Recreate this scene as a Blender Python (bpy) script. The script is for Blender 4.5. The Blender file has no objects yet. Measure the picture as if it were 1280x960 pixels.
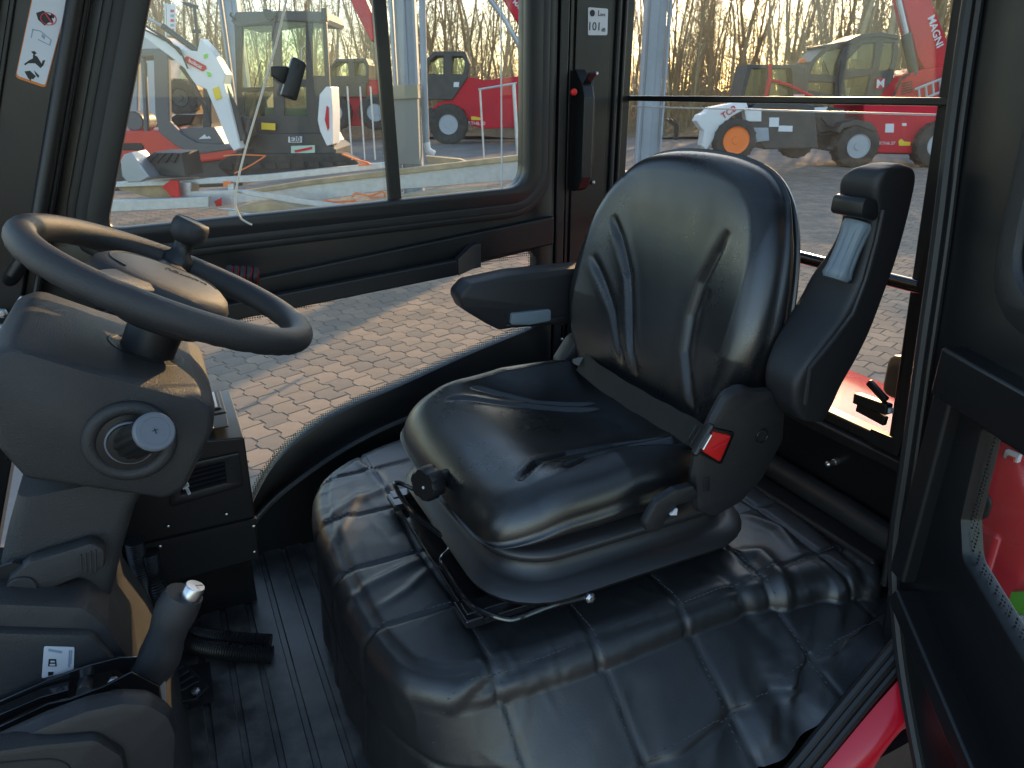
import bpy, bmesh, math, random
import numpy as np
from mathutils import Vector, Matrix, Quaternion, noise

R = math.radians
scene = bpy.context.scene
col = scene.collection
random.seed(7); rng = np.random.default_rng(7)

# ------------------------------------------------------------------ camera
# axes: +X towards the rear of the truck, +Y across the cab to the far door, Z up, ground at 0, cab floor at 0.95
FPX, PITCH, HEAD = 888.0, R(22.3), R(26.0)
CAM = Vector((0, 0, 1.95))
cam_d = bpy.data.cameras.new('camera'); cam = bpy.data.objects.new('camera', cam_d); col.objects.link(cam)
cam.location = CAM; cam.rotation_euler = (R(90) - PITCH, 0, -HEAD)
cam_d.sensor_width = 36; cam_d.lens = FPX / 1280 * 36; cam_d.clip_start = .02; cam_d.clip_end = 2000
cam_d.dof.use_dof = True; cam_d.dof.focus_distance = 1.15; cam_d.dof.aperture_fstop = 22.0
scene.camera = cam

# ------------------------------------------------------------------ sky, sun, exposure
SUN_AZ, SUN_EL = R(42), R(15)          # from +X towards +Y
world = bpy.data.worlds.new('World'); scene.world = world; world.use_nodes = True
nt = world.node_tree; nt.nodes.clear()
sky = nt.nodes.new('ShaderNodeTexSky'); sky.sky_type = 'NISHITA'; sky.sun_disc = False
sky.sun_elevation = SUN_EL; sky.sun_rotation = R(90) - SUN_AZ
sky.air_density = 1.0; sky.dust_density = 0.7; sky.ozone_density = 1.0
bg = nt.nodes.new('ShaderNodeBackground'); bg.inputs['Strength'].default_value = 0.15
wo = nt.nodes.new('ShaderNodeOutputWorld')
nt.links.new(sky.outputs[0], bg.inputs[0]); nt.links.new(bg.outputs[0], wo.inputs[0])
sun_d = bpy.data.lights.new('sun', 'SUN'); sun_d.energy = 3.3; sun_d.angle = R(0.53); sun_d.color = (1, .62, .30)
sun = bpy.data.objects.new('sun', sun_d); col.objects.link(sun)
SUNV = Vector((math.cos(SUN_AZ) * math.cos(SUN_EL), math.sin(SUN_AZ) * math.cos(SUN_EL), math.sin(SUN_EL)))
sun.rotation_euler = (-SUNV).to_track_quat('-Z', 'Y').to_euler()
vs = scene.view_settings
vs.view_transform = 'Standard'; vs.look = 'None'; vs.exposure = 1.55; vs.gamma = 1.0; vs.use_curve_mapping = False
scene.render.engine = 'CYCLES'
try:
    scene.cycles.max_bounces = 10; scene.cycles.transparent_max_bounces = 24
except Exception: pass

# ------------------------------------------------------------------ measuring from the photograph
_fw = Vector((math.sin(HEAD) * math.cos(PITCH), math.cos(HEAD) * math.cos(PITCH), -math.sin(PITCH)))
_rt = Vector((math.cos(HEAD), -math.sin(HEAD), 0)); _up = _rt.cross(_fw)
HF = Vector((math.sin(HEAD), math.cos(HEAD), 0))           # horizontal view direction
def ray(x, y): return _fw + _rt * ((x - 640) / FPX) + _up * ((480 - y) / FPX)
def aX(x, y, v): r = ray(x, y); return CAM + r * (v / r.x)
def aY(x, y, v): r = ray(x, y); return CAM + r * (v / r.y)
def aZ(x, y, v): r = ray(x, y); return CAM + r * ((v - CAM.z) / r.z)
def aP(x, y, p0, n): r = ray(x, y); n = Vector(n); return CAM + r * ((Vector(p0) - CAM).dot(n) / r.dot(n))
def aD(x, y, d): r = ray(x, y); return CAM + r * (d / r.dot(HF))     # on the upright plane d metres ahead

# ------------------------------------------------------------------ objects
def thing(name, label, cat, loc=(0, 0, 0), group=None):
    o = bpy.data.objects.new(name, None); col.objects.link(o)
    o.empty_display_size = .05; o.location = loc
    o['label'] = label; o['category'] = cat
    if group: o['group'] = group
    return o
def tag(o, label, cat, group=None):
    o['label'] = label; o['category'] = cat
    if group: o['group'] = group
    return o
def attach(o, parent):
    o.parent = parent
    p = parent; t = Vector((0, 0, 0))
    if parent.parent is None: t = Vector(parent.location)
    o.matrix_parent_inverse = Matrix.Translation(-t)
def link(name, me, mat, parent=None, smooth=35, bevel=0, seg=2, sub=0):
    o = bpy.data.objects.new(name, me); col.objects.link(o)
    if mat is not None and len(me.materials) == 0: me.materials.append(mat)
    if smooth:
        me.polygons.foreach_set('use_smooth', [True] * len(me.polygons))
        if smooth < 180: me.set_sharp_from_angle(angle=R(smooth))
    if bevel:
        b = o.modifiers.new('bevel', 'BEVEL'); b.width = bevel; b.segments = seg; b.limit_method = 'ANGLE'
        b.angle_limit = R(40); b.harden_normals = True; b.use_clamp_overlap = True
    if sub:
        s = o.modifiers.new('sub', 'SUBSURF'); s.levels = sub; s.render_levels = sub
    if parent is not None: attach(o, parent)
    return o
def structure(o): o['kind'] = 'structure'; return o
def stuff(o): o['kind'] = 'stuff'; return o
def copy_tree(o, parent=None, delta=None):
    c = o.copy(); col.objects.link(c)
    if parent is not None: c.parent = parent
    for ch in list(o.children): copy_tree(ch, c)
    return c

def fold_into(t, parent, main, name=None):
    """turn a small fitted thing into a part of what it is fixed to: its main mesh becomes the part, the rest its pieces"""
    kids = [o for o in bpy.data.objects if o.parent is t]; m = [o for o in kids if o.name.split('.')[0] == main][0]
    lab = t['label']; nm = name or t.name; deep = [o for k in kids for o in bpy.data.objects if o.parent is k]
    t.name = 'old'; attach(m, parent); m.name = nm; m['label'] = lab
    for o in [k for k in kids if k is not m] + deep: o.parent = m; o.matrix_parent_inverse = Matrix.Identity(4)
    bpy.data.objects.remove(t); return m
class MB:
    def __init__(s): s.v = []; s.f = []
    def add(s, vs, fs):
        n = len(s.v); s.v += [tuple(p) for p in vs]; s.f += [tuple(i + n for i in f) for f in fs]; return s
    def mesh(s, name='m'):
        me = bpy.data.meshes.new(name); me.from_pydata(s.v, [], s.f); me.validate(); me.update()
        bm = bmesh.new(); bm.from_mesh(me); bmesh.ops.recalc_face_normals(bm, faces=bm.faces); bm.to_mesh(me); bm.free()
        return me
    def build(s, name, mat, parent=None, **k): return link(name, s.mesh(name), mat, parent, **k)
    def box(s, c, size, rot=None):
        hx, hy, hz = [a / 2 for a in size]
        vs = [Vector((x, y, z)) for x in (-hx, hx) for y in (-hy, hy) for z in (-hz, hz)]
        if rot is not None: vs = [rot @ v for v in vs]
        vs = [v + Vector(c) for v in vs]
        return s.add(vs, [(0, 1, 3, 2), (4, 6, 7, 5), (0, 4, 5, 1), (2, 3, 7, 6), (0, 2, 6, 4), (1, 5, 7, 3)])
    def bar(s, a, b, w, h, up=(0, 0, 1)):                       # square bar from a to b
        a = Vector(a); b = Vector(b); d = (b - a); L = d.length; d.normalize()
        u = Vector(up); x = d.cross(u)
        if x.length < 1e-4: x = d.cross(Vector((1, 0, 0)))
        x.normalize(); u = x.cross(d)
        m = Matrix((x, d, u)).transposed()
        return s.box((a + b) / 2, (w, L, h), m)
    def prism(s, pts, d):                                       # polygon in 3D pushed along d
        pts = [Vector(p) for p in pts]; d = Vector(d); n = len(pts)
        vs = pts + [p + d for p in pts]
        fs = [tuple(range(n)), tuple(range(2 * n - 1, n - 1, -1))]
        fs += [(i, i + n, (i + 1) % n + n, (i + 1) % n) for i in range(n)]
        return s.add(vs, fs)
    def loft(s, rings, closed=True, cap=True, loop=False):
        n = len(rings[0]); vs = [p for r in rings for p in r]; fs = []
        m = len(rings); kk = m if loop else m - 1
        for k in range(kk):
            for i in range(n if closed else n - 1):
                j = (i + 1) % n; a = k * n; b = ((k + 1) % m) * n
                fs.append((a + i, a + j, b + j, b + i))
        if cap and not loop:
            fs.append(tuple(range(n))); fs.append(tuple(range(m * n - 1, (m - 1) * n - 1, -1)))
        return s.add(vs, fs)
    def tube(s, path, r, seg=10, closed=False, flat=1.0):
        path = [Vector(p) for p in path]; n = len(path)
        rr = r if isinstance(r, (list, tuple)) else [r] * n
        tang = []
        for i in range(n):
            if closed: t = path[(i + 1) % n] - path[i - 1]
            else: t = path[min(i + 1, n - 1)] - path[max(i - 1, 0)]
            tang.append(t.normalized())
        u = tang[0].orthogonal().normalized()
        if abs(tang[0].z) < .95: u = (Vector((0, 0, 1)) - tang[0] * tang[0].z).normalized()
        rings = []
        for i in range(n):
            u = (u - tang[i] * u.dot(tang[i])).normalized(); w = tang[i].cross(u)
            rings.append([path[i] + (u * math.cos(a) * flat + w * math.sin(a)) * rr[i] for a in [2 * math.pi * k / seg for k in range(seg)]])
        return s.loft(rings, True, not closed, closed)
    def lathe(s, prof, org, axis=(0, 0, 1), seg=32, cap=True):
        ax = Vector(axis).normalized(); u = ax.orthogonal().normalized(); w = ax.cross(u); org = Vector(org)
        rings = [[org + ax * h + (u * math.cos(2 * math.pi * k / seg) + w * math.sin(2 * math.pi * k / seg)) * max(r, 1e-4) for k in range(seg)] for r, h in prof]
        return s.loft(rings, True, cap)

def rpoly(pts, r, n=5):                                         # 2D polygon with rounded corners
    out = []; N = len(pts)
    rs = r if isinstance(r, (list, tuple)) else [r] * N
    for i in range(N):
        p = Vector(pts[i]); a = Vector(pts[i - 1]) - p; b = Vector(pts[(i + 1) % N]) - p
        rad = rs[i]
        if rad <= 0: out.append(p); continue
        ang = a.angle(b); d = min(rad / max(math.tan(ang / 2), 1e-3), a.length * .48, b.length * .48)
        p0 = p + a.normalized() * d; p1 = p + b.normalized() * d
        for k in range(n + 1):
            t = k / n; out.append(p0 * (1 - t) ** 2 + p * 2 * t * (1 - t) + p1 * t * t)
    return out
def catmull(pts, n=8, closed=False):
    P = [Vector(p) for p in pts]; N = len(P); out = []
    rngk = range(N) if closed else range(N - 1)
    for i in rngk:
        if closed: p0, p1, p2, p3 = P[i - 1], P[i], P[(i + 1) % N], P[(i + 2) % N]
        else: p0, p1, p2, p3 = P[max(i - 1, 0)], P[i], P[i + 1], P[min(i + 2, N - 1)]
        for k in range(n):
            t = k / n
            out.append(.5 * ((2 * p1) + (p2 - p0) * t + (2 * p0 - 5 * p1 + 4 * p2 - p3) * t * t + (3 * p1 - p0 - 3 * p2 + p3) * t ** 3))
    if not closed: out.append(P[-1])
    return out
def plate_mesh(outer, holes, thick, M, bevel=0):                # flat plate with openings; M maps local x,y,z to the world
    cu = bpy.data.curves.new('c', 'CURVE'); cu.dimensions = '2D'; cu.fill_mode = 'BOTH'; cu.extrude = thick / 2 - bevel; cu.bevel_depth = bevel; cu.bevel_resolution = 1
    for ring in [outer] + list(holes):
        sp = cu.splines.new('POLY'); sp.points.add(len(ring) - 1); sp.use_cyclic_u = True
        for q, p in zip(sp.points, ring): q.co = (p[0], p[1], 0, 1)
    ob = bpy.data.objects.new('c', cu); col.objects.link(ob)
    dg = bpy.context.evaluated_depsgraph_get(); me = bpy.data.meshes.new_from_object(ob.evaluated_get(dg))
    bpy.data.objects.remove(ob); bpy.data.curves.remove(cu)
    bm = bmesh.new(); bm.from_mesh(me); bmesh.ops.remove_doubles(bm, verts=bm.verts, dist=1e-5); bm.transform(M)
    bmesh.ops.recalc_face_normals(bm, faces=bm.faces); bm.to_mesh(me); bm.free(); me.materials.clear()
    return me
def basis(o, x, y):                                             # matrix with local x, y axes along x, y
    x = Vector(x).normalized(); y = Vector(y); y = (y - x * y.dot(x)).normalized(); z = x.cross(y)
    m = Matrix((x, y, z)).transposed().to_4x4(); m.translation = Vector(o); return m
def text_mesh(txt, size, M, depth=.0006, bold=0, align='CENTER'):
    cu = bpy.data.curves.new('t', 'FONT'); cu.body = txt; cu.size = size; cu.align_x = align; cu.align_y = 'CENTER'; cu.extrude = depth; cu.offset = bold
    cu.resolution_u = 3
    ob = bpy.data.objects.new('t', cu); col.objects.link(ob)
    dg = bpy.context.evaluated_depsgraph_get(); me = bpy.data.meshes.new_from_object(ob.evaluated_get(dg))
    bpy.data.objects.remove(ob); bpy.data.curves.remove(cu); me.transform(M); me.materials.clear()
    return me
def XZ(y): return basis((0, y, 0), (1, 0, 0), (0, 0, 1))        # local (x, y) -> (X, Z) at this Y, facing -Y
def xz(p): return (p.x, p.z)

# ------------------------------------------------------------------ materials
def nd(t, kind, **k):
    n = t.nodes.new(kind)
    for a, b in k.items(): setattr(n, a, b)
    return n
def mat(name, c, rough=.5, metal=0., spec=.5, c2=None, cscale=6, cfac=1., csharp=(.35, .65), bump=None, bump2=None, rvar=0, coat=0., emit=None, detail=6, stretch=None):
    m = bpy.data.materials.new(name); m.use_nodes = True; t = m.node_tree; p = t.nodes['Principled BSDF']
    L = t.links.new
    p.inputs['Base Color'].default_value = (*c, 1); p.inputs['Roughness'].default_value = rough; p.inputs['Metallic'].default_value = metal
    p.inputs['Specular IOR Level'].default_value = spec
    if coat: p.inputs['Coat Weight'].default_value = coat; p.inputs['Coat Roughness'].default_value = .06
    tc = nd(t, 'ShaderNodeTexCoord'); src = tc.outputs['Object']
    if stretch:
        mp = nd(t, 'ShaderNodeMapping'); mp.inputs['Scale'].default_value = stretch; L(src, mp.inputs[0]); src = mp.outputs[0]
    def noi(scale, det=4, ro=.55):
        n = nd(t, 'ShaderNodeTexNoise'); n.inputs['Scale'].default_value = scale; n.inputs['Detail'].default_value = det; n.inputs['Roughness'].default_value = ro
        L(src, n.inputs['Vector']); return n
    if c2 is not None or rvar:
        n = noi(cscale, detail, .62); rp = nd(t, 'ShaderNodeMapRange'); rp.inputs[1].default_value, rp.inputs[2].default_value = csharp
        L(n.outputs[0], rp.inputs[0])
        if c2 is not None:
            rp2 = nd(t, 'ShaderNodeMath', operation='MULTIPLY'); rp2.inputs[1].default_value = cfac; L(rp.outputs[0], rp2.inputs[0])
            mx = nd(t, 'ShaderNodeMix', data_type='RGBA'); mx.inputs[6].default_value = (*c, 1); mx.inputs[7].default_value = (*c2, 1)
            L(rp2.outputs[0], mx.inputs[0]); L(mx.outputs[2], p.inputs['Base Color'])
        if rvar:
            rr = nd(t, 'ShaderNodeMapRange'); rr.inputs[3].default_value = rough - rvar; rr.inputs[4].default_value = rough + rvar
            L(rp.outputs[0], rr.inputs[0]); L(rr.outputs[0], p.inputs['Roughness'])
    last = None
    for b in (bump, bump2):
        if b:
            n = noi(b[0], 3, .6); bp = nd(t, 'ShaderNodeBump'); bp.inputs['Strength'].default_value = b[1]; bp.inputs['Distance'].default_value = b[2]
            L(n.outputs[0], bp.inputs['Height'])
            if last: L(last, bp.inputs['Normal'])
            last = bp.outputs[0]
    if last: L(last, p.inputs['Normal'])
    if emit: p.inputs['Emission Color'].default_value = (*emit[0], 1); p.inputs['Emission Strength'].default_value = emit[1]
    return m
def glass_mat(name, tint, dirt=.02, dirtcol=(.6, .55, .45), ior=1.45):
    m = bpy.data.materials.new(name); m.use_nodes = True; t = m.node_tree; t.nodes.clear(); L = t.links.new
    out = nd(t, 'ShaderNodeOutputMaterial'); tr = nd(t, 'ShaderNodeBsdfTransparent'); tr.inputs[0].default_value = (*tint, 1)
    gl = nd(t, 'ShaderNodeBsdfGlossy'); gl.inputs['Roughness'].default_value = .02
    ge = nd(t, 'ShaderNodeNewGeometry'); dt = nd(t, 'ShaderNodeVectorMath', operation='DOT_PRODUCT'); L(ge.outputs['Incoming'], dt.inputs[0]); L(ge.outputs['Normal'], dt.inputs[1])
    ab = nd(t, 'ShaderNodeMath', operation='ABSOLUTE'); L(dt.outputs['Value'], ab.inputs[0]); iv = nd(t, 'ShaderNodeMath', operation='SUBTRACT'); iv.inputs[0].default_value = 1; L(ab.outputs[0], iv.inputs[1])
    pw = nd(t, 'ShaderNodeMath', operation='POWER'); pw.inputs[1].default_value = 5; L(iv.outputs[0], pw.inputs[0]); fr = nd(t, 'ShaderNodeMath', operation='MULTIPLY_ADD'); fr.inputs[1].default_value = .96; fr.inputs[2].default_value = .03; L(pw.outputs[0], fr.inputs[0])
    mx = nd(t, 'ShaderNodeMixShader'); L(fr.outputs[0], mx.inputs[0]); L(tr.outputs[0], mx.inputs[1]); L(gl.outputs[0], mx.inputs[2])
    df = nd(t, 'ShaderNodeBsdfDiffuse'); df.inputs[0].default_value = (*dirtcol, 1)
    tc = nd(t, 'ShaderNodeTexCoord'); n = nd(t, 'ShaderNodeTexNoise'); n.inputs['Scale'].default_value = 9; n.inputs['Detail'].default_value = 9; n.inputs['Roughness'].default_value = .75
    L(tc.outputs['Object'], n.inputs['Vector'])
    mr = nd(t, 'ShaderNodeMapRange'); mr.inputs[1].default_value = .3; mr.inputs[2].default_value = .75; mr.inputs[3].default_value = dirt * .3; mr.inputs[4].default_value = dirt; L(n.outputs[0], mr.inputs[0])
    tl = nd(t, 'ShaderNodeBsdfTranslucent'); tl.inputs[0].default_value = (*dirtcol, 1); md = nd(t, 'ShaderNodeMixShader'); md.inputs[0].default_value = .5; L(df.outputs[0], md.inputs[1]); L(tl.outputs[0], md.inputs[2])
    m2 = nd(t, 'ShaderNodeMixShader'); L(mr.outputs[0], m2.inputs[0]); L(mx.outputs[0], m2.inputs[1]); L(md.outputs[0], m2.inputs[2])
    L(m2.outputs[0], out.inputs[0]); return m

M = {}
M['frame'] = mat('black_powder_coat', (.0065, .0065, .0072), .36, bump=(900, .06, .0006), rvar=.06, cscale=5)
M['frame_satin'] = mat('black_satin_paint', (.009, .009, .010), .42, bump=(700, .1, .0008))
M['rubber'] = mat('black_rubber_seal', (.016, .016, .017), .5, bump=(400, .1, .0005))
M['vinyl'] = mat('black_seat_vinyl', (.0105, .0107, .0114), .31, spec=.9, bump=(480, .30, .0008), bump2=(260, .05, .0007), rvar=.05, cscale=8)
M['leather'] = mat('black_quilted_leatherette', (.0165, .0172, .0185), .45, spec=.8, bump=(420, .22, .0008), bump2=(38, .10, .003), c2=(.032, .031, .029), cscale=26, cfac=.45, csharp=(.52, .78), rvar=.06)
M['thread'] = mat('grey_thread', (.10, .10, .11), .7)
M['plastic'] = mat('grained_black_plastic', (.017, .017, .019), .45, bump=(800, .5, .0010))
M['plastic_dark'] = mat('smooth_black_plastic', (.011, .011, .012), .4, bump=(700, .12, .0006))
M['column'] = mat('dark_grey_grained_plastic', (.028, .0285, .031), .48, bump=(600, .8, .0014), c2=(.042, .041, .039), cscale=13, cfac=.5)
M['wheel_rubber'] = mat('dark_grey_soft_grip', (.028, .028, .030), .48, bump=(1000, .7, .0010))
M['grey_plastic'] = mat('blue_grey_plastic', (.16, .20, .235), .42)
M['cap_grey'] = mat('grey_cap_plastic', (.14, .155, .18), .5)
M['mat'] = mat('black_rubber_floor', (.034, .034, .035), .45, spec=.7, c2=(.19, .18, .165), cscale=11, cfac=.75, csharp=(.44, .74), bump=(90, .2, .002), rvar=.1)
M['metal'] = mat('zinc_plated_steel', (.55, .55, .56), .32, metal=1)
M['chrome_dark'] = mat('glossy_black_metal', (.012, .012, .013), .14, coat=.6)
M['red'] = mat('glossy_red_paint', (.60, .010, .028), .2)
M['red_plastic'] = mat('red_plastic', (.62, .015, .015), .38)
M['red_far'] = mat('weathered_red_paint', (.60, .008, .028), .5, spec=.25, c2=(.46, .012, .03), cscale=2)
M['white'] = mat('white_paint', (.72, .73, .74), .4, c2=(.62, .62, .62), cscale=3, cfac=.5)
M['sticker'] = mat('pale_sticker_film', (.66, .68, .72), .4)
M['ink'] = mat('black_print', (.012, .012, .014), .5)
M['ink_red'] = mat('red_print', (.6, .03, .06), .5)
M['ink_orange'] = mat('orange_print', (.75, .22, .03), .5)
M['ink_blue'] = mat('blue_grey_print', (.3, .36, .45), .5)
M['belt'] = mat('black_belt_webbing', (.007, .0068, .0068), .65, bump=(1800, .4, .0006))
M['glass'] = glass_mat('window_glass', (.95, .97, .96), .018)
M['glass_roof'] = glass_mat('roof_glass', (.86, .90, .90), .05)
M['glass_rear'] = glass_mat('rear_window_glass', (.95, .96, .95), .024)
M['glass_tint'] = glass_mat('green_tinted_glass', (.76, .87, .78), .06)
M['cord'] = mat('ivory_cord', (.72, .68, .58), .6)
M['green'] = mat('bright_green_film', (.16, .62, .03), .4)
M['galv'] = mat('galvanised_steel', (.52, .54, .56), .42, metal=.75, c2=(.40, .42, .44), cscale=16, cfac=.7)
M['sunlit_ply'] = mat('dusty_sunlit_plywood', (.48, .36, .21), .8, c2=(.30, .23, .14), cscale=5)  # plywood tan, with the sun on the boards brightened into the colour
M['grey_frame'] = mat('charcoal_machine_paint', (.034, .036, .037), .5, c2=(.07, .066, .058), cscale=4, cfac=.6)
M['tyre'] = mat('tyre_rubber', (.03, .029, .028), .8, c2=(.08, .072, .06), cscale=6, cfac=.6)
M['rim_grey'] = mat('grey_wheel_paint', (.38, .40, .43), .45)
M['orange'] = mat('orange_paint', (.9, .2, .03), .45)
M['yellow'] = mat('yellow_film', (.8, .55, .02), .45)
M['column_steel'] = mat('grey_painted_steel', (.33, .37, .42), .5, c2=(.28, .31, .35), cscale=2)
# ================================================================== the cab shell
YD = 1.55                                                       # inner face of the far door
def frit_mat():
    m = bpy.data.materials.new('dotted_black_frit'); m.use_nodes = True; t = m.node_tree; p = t.nodes['Principled BSDF']; L = t.links.new
    p.inputs['Base Color'].default_value = (.02, .02, .02, 1); p.inputs['Roughness'].default_value = .5
    tc = nd(t, 'ShaderNodeTexCoord'); mp = nd(t, 'ShaderNodeMapping'); mp.inputs['Scale'].default_value = (190, 190, 190); L(tc.outputs['Object'], mp.inputs[0])
    v = nd(t, 'ShaderNodeTexVoronoi'); v.inputs['Randomness'].default_value = 0; v.inputs['Scale'].default_value = 1; L(mp.outputs[0], v.inputs['Vector'])
    c = nd(t, 'ShaderNodeMath', operation='LESS_THAN'); c.inputs[1].default_value = .33; L(v.outputs['Distance'], c.inputs[0])
    tr = nd(t, 'ShaderNodeBsdfTransparent'); mx = nd(t, 'ShaderNodeMixShader')
    L(c.outputs[0], mx.inputs[0]); L(tr.outputs[0], mx.inputs[1]); L(p.outputs[0], mx.inputs[2]); L(mx.outputs[0], t.nodes['Material Output'].inputs[0])
    return m
M['frit'] = frit_mat()

cabt = thing('truck_cab', 'black steel cab shell of the truck framing the windows around the seat', 'cab', (.4, 1.05, .95))

# --- far rear pillar (flat panel with flange and seals)
mb = MB(); mb.prism([(.862, 1.585, .95), (1.1, 1.585, .95), (1.1, 1.66, .95), (.862, 1.66, .95)], (0, 0, 1.4)); mb.build('rear_pillar_panel', M['frame'], cabt, bevel=.003)
mb = MB(); mb.prism([(.884, 1.562, .95), (.908, 1.562, .95), (.908, 1.585, .95), (.884, 1.585, .95)], (0, 0, 1.4)); mb.build('pillar_flange', M['frame_satin'], cabt, bevel=.004)
mb = MB(); mb.prism([(.918, 1.576, .95), (.926, 1.576, .95), (.926, 1.585, .95), (.918, 1.585, .95)], (0, 0, 1.4)); mb.build('pillar_flange', M['frame'], cabt, bevel=.002)
mb = MB(); mb.tube([(.871, 1.57, .95), (.871, 1.57, 2.35)], .009, 10); mb.build('door_seal', M['rubber'], cabt)
mb = MB(); mb.tube([(1.052, 1.58, 1.2), (1.052, 1.58, 2.35)], .006, 8); mb.build('window_seal', M['rubber'], cabt)
mb = MB(); mb.tube([(1.071, 1.58, 1.2), (1.071, 1.58, 2.35)], .0045, 8); mb.build('window_seal', M['frame_satin'], cabt)
mb = MB(); mb.prism([(.935, 1.578, .95), (1.03, 1.578, .95), (1.03, 1.584, .95), (.935, 1.584, .95)], (0, 0, 1.4)); mb.build('pillar_cover', M['frame'], cabt, bevel=.002)
for px in [(745, 92), (741, 228)]:
    p = aY(*px, 1.576); mb = MB(); mb.lathe([(.0055, 0), (.0055, .004), (.003, .006)], p, (0, -1, 0), 6); mb.build('bolt', M['metal'], cabt, bevel=.001)
for px in [(702, 404), (702, 424)]:
    p = aY(*px, 1.561); mb = MB(); mb.lathe([(.0045, 0), (.0045, .003), (.002, .005)], p, (0, -1, 0), 6); mb.build('bolt', M['metal'], cabt)

# --- rear wall: lower panel, ledge, pipe
XR = 1.09
mb = MB(); mb.box((XR + .02, 1.10, 1.14), (.04, 1.1, .40)); mb.build('rear_lower_panel', M['frame'], cabt, bevel=.004)
mb = MB(); mb.box((XR - .004, 1.12, 1.352), (.03, .95, .022)); mb.build('window_ledge', M['frame_satin'], cabt, bevel=.004)
mb = MB(); mb.tube([(1.062, .60, 1.215), (1.066, .75, 1.222), (1.068, 1.0, 1.225), (1.068, 1.5, 1.225)], .026, 14); mb.build('edge_tube', M['rubber'], cabt)
mb = MB(); mb.box((1.02, 1.08, 1.196), (.055, .9, .03)); mb.build('rear_channel', M['frame_satin'], cabt, bevel=.008)
p = aX(1045, 577, XR)
mb = MB(); mb.lathe([(.007, 0), (.007, .006), (.0045, .007), (.0045, .016), (.006, .017), (.006, .024), (.003, .027)], p, (-1, 0, 0), 10); mb.build('grease_nipple', M['metal'], cabt)

# --- near rear post, leaning slightly inwards
def near_y(y, z): return y + (z - 1.4) * .075
rings = []
for z in (.95, 1.4, 1.9, 2.35):
    rings.append([Vector((x, near_y(y, z), z)) for x, y in ((1.11, .735), (1.098, .70), (1.085, .66), (.935, .575), (.935, .548), (.985, .553), (1.10, .62))])
mb = MB(); mb.loft(rings); mb.build('rear_post', M['frame'], cabt, bevel=.004)
mb = MB(); mb.tube([(.972, near_y(.606, z), z) for z in (1.2, 1.6, 2.0, 2.35)], .007, 8); mb.build('post_seal', M['frame_satin'], cabt)

# --- roof with its frame, windscreen posts
link('roof_frame', plate_mesh([Vector(p) for p in [(-.75, .44), (1.2, .44), (1.2, 1.68), (-.75, 1.68)]], [[Vector(p) for p in [(-.6, .56), (-.6, 1.56), (1.05, 1.56), (1.05, .56)]]], .05, basis((0, 0, 2.40), (1, 0, 0), (0, 1, 0)), .01), M['frame_satin'], cabt)
link('roof_pane', plate_mesh([Vector(p) for p in [(-.62, .54), (1.07, .54), (1.07, 1.58), (-.62, 1.58)]], [], .006, basis((0, 0, 2.40), (1, 0, 0), (0, 1, 0))), M['glass_roof'], cabt, smooth=0)
for k in range(5):
    mb = MB(); mb.box((-.33 + k * .28, 1.06, 2.375), (.03, 1.1, .04)); mb.build('roof_bar', M['frame_satin'], cabt, bevel=.006)
mb = MB(); mb.bar((-.68, .50, 1.0), (-.50, .56, 2.38), .06, .06, (1, 0, 0)); mb.build('front_post', M['frame'], cabt, bevel=.006)
mb = MB(); mb.box((-.72, 1.06, 1.15), (.04, 1.1, .7)); mb.build('front_bulkhead', M['frame'], cabt, bevel=.004)

# --- far front pillar: raked panel with tube and seals
def rk(x, z): return x + (z - 2.09) * .366                       # the rake of the front pillar
def rake_strip(x0, x1, y, t, name, m, z0=1.0, z1=2.36, bev=.003):
    b = MB(); b.prism([(rk(x0, z0), y, z0), (rk(x1, z0), y, z0), (rk(x1, z1), y, z1), (rk(x0, z1), y, z1)], (0, t, 0))
    return b.build(name, m, cabt, bevel=bev)
rake_strip(-.32, -.072, 1.50, .12, 'front_pillar_panel', M['frame'])
rake_strip(-.30, -.168, 1.478, .02, 'front_pillar_lip', M['frame_satin'], bev=.006)
rake_strip(-.157, -.148, 1.492, .006, 'pillar_ridge', M['frame_satin'])
rake_strip(-.072, -.045, 1.525, .1, 'door_jamb', M['frame'])
mb = MB(); mb.tube([(rk(-.066, z), 1.487, z) for z in (2.36, 2.0, 1.76)] + [(rk(-.069, 1.70), 1.485, 1.70), (rk(-.09, 1.655), 1.49, 1.655), (rk(-.10, 1.64), 1.515, 1.635)], .0125, 14); mb.build('grab_tube', M['frame_satin'], cabt)
mb = MB(); mb.tube([(rk(-.052, z), 1.505, z) for z in (2.36, 1.8, 1.3)], .005, 8); mb.build('door_seal', M['rubber'], cabt)
# hinge block with bolt heads behind the wheel
mb = MB(); mb.box((-.285, 1.40, 1.555), (.12, .07, .085)); mb.build('hinge_block', M['frame'], cabt, bevel=.004)
for px in [(30, 375), (3, 391), (3, 410)]:
    p = aY(*px, 1.358 if px[1] > 380 else 1.40); mb = MB(); mb.lathe([(.009, 0), (.009, .006), (.005, .009)], p, (0, -1, 0), 6); mb.build('bolt', M['metal'], cabt, bevel=.001)
# inner side wall below the far door, fender arch and floor pan
arch = [(.00, .93), (.04, .975), (.081, 1.03), (.14, 1.085), (.245, 1.145), (.34, 1.185), (.448, 1.215), (.66, 1.255), (.87, 1.29), (1.1, 1.31)]
mb = MB()
pts = [Vector((q.x, 1.51, q.y)) for q in catmull([(a, b, 0) for a, b in arch], 4)]
mb.prism(pts + [Vector((1.1, 1.51, .85)), Vector((-.05, 1.51, .85))], (0, .05, 0)); mb.build('wheel_arch_panel', M['frame'], cabt, bevel=.004)
mb = MB(); mb.tube([p + Vector((0, -.004, .006)) for p in pts], .007, 8); mb.build('arch_seal', M['rubber'], cabt)

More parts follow.
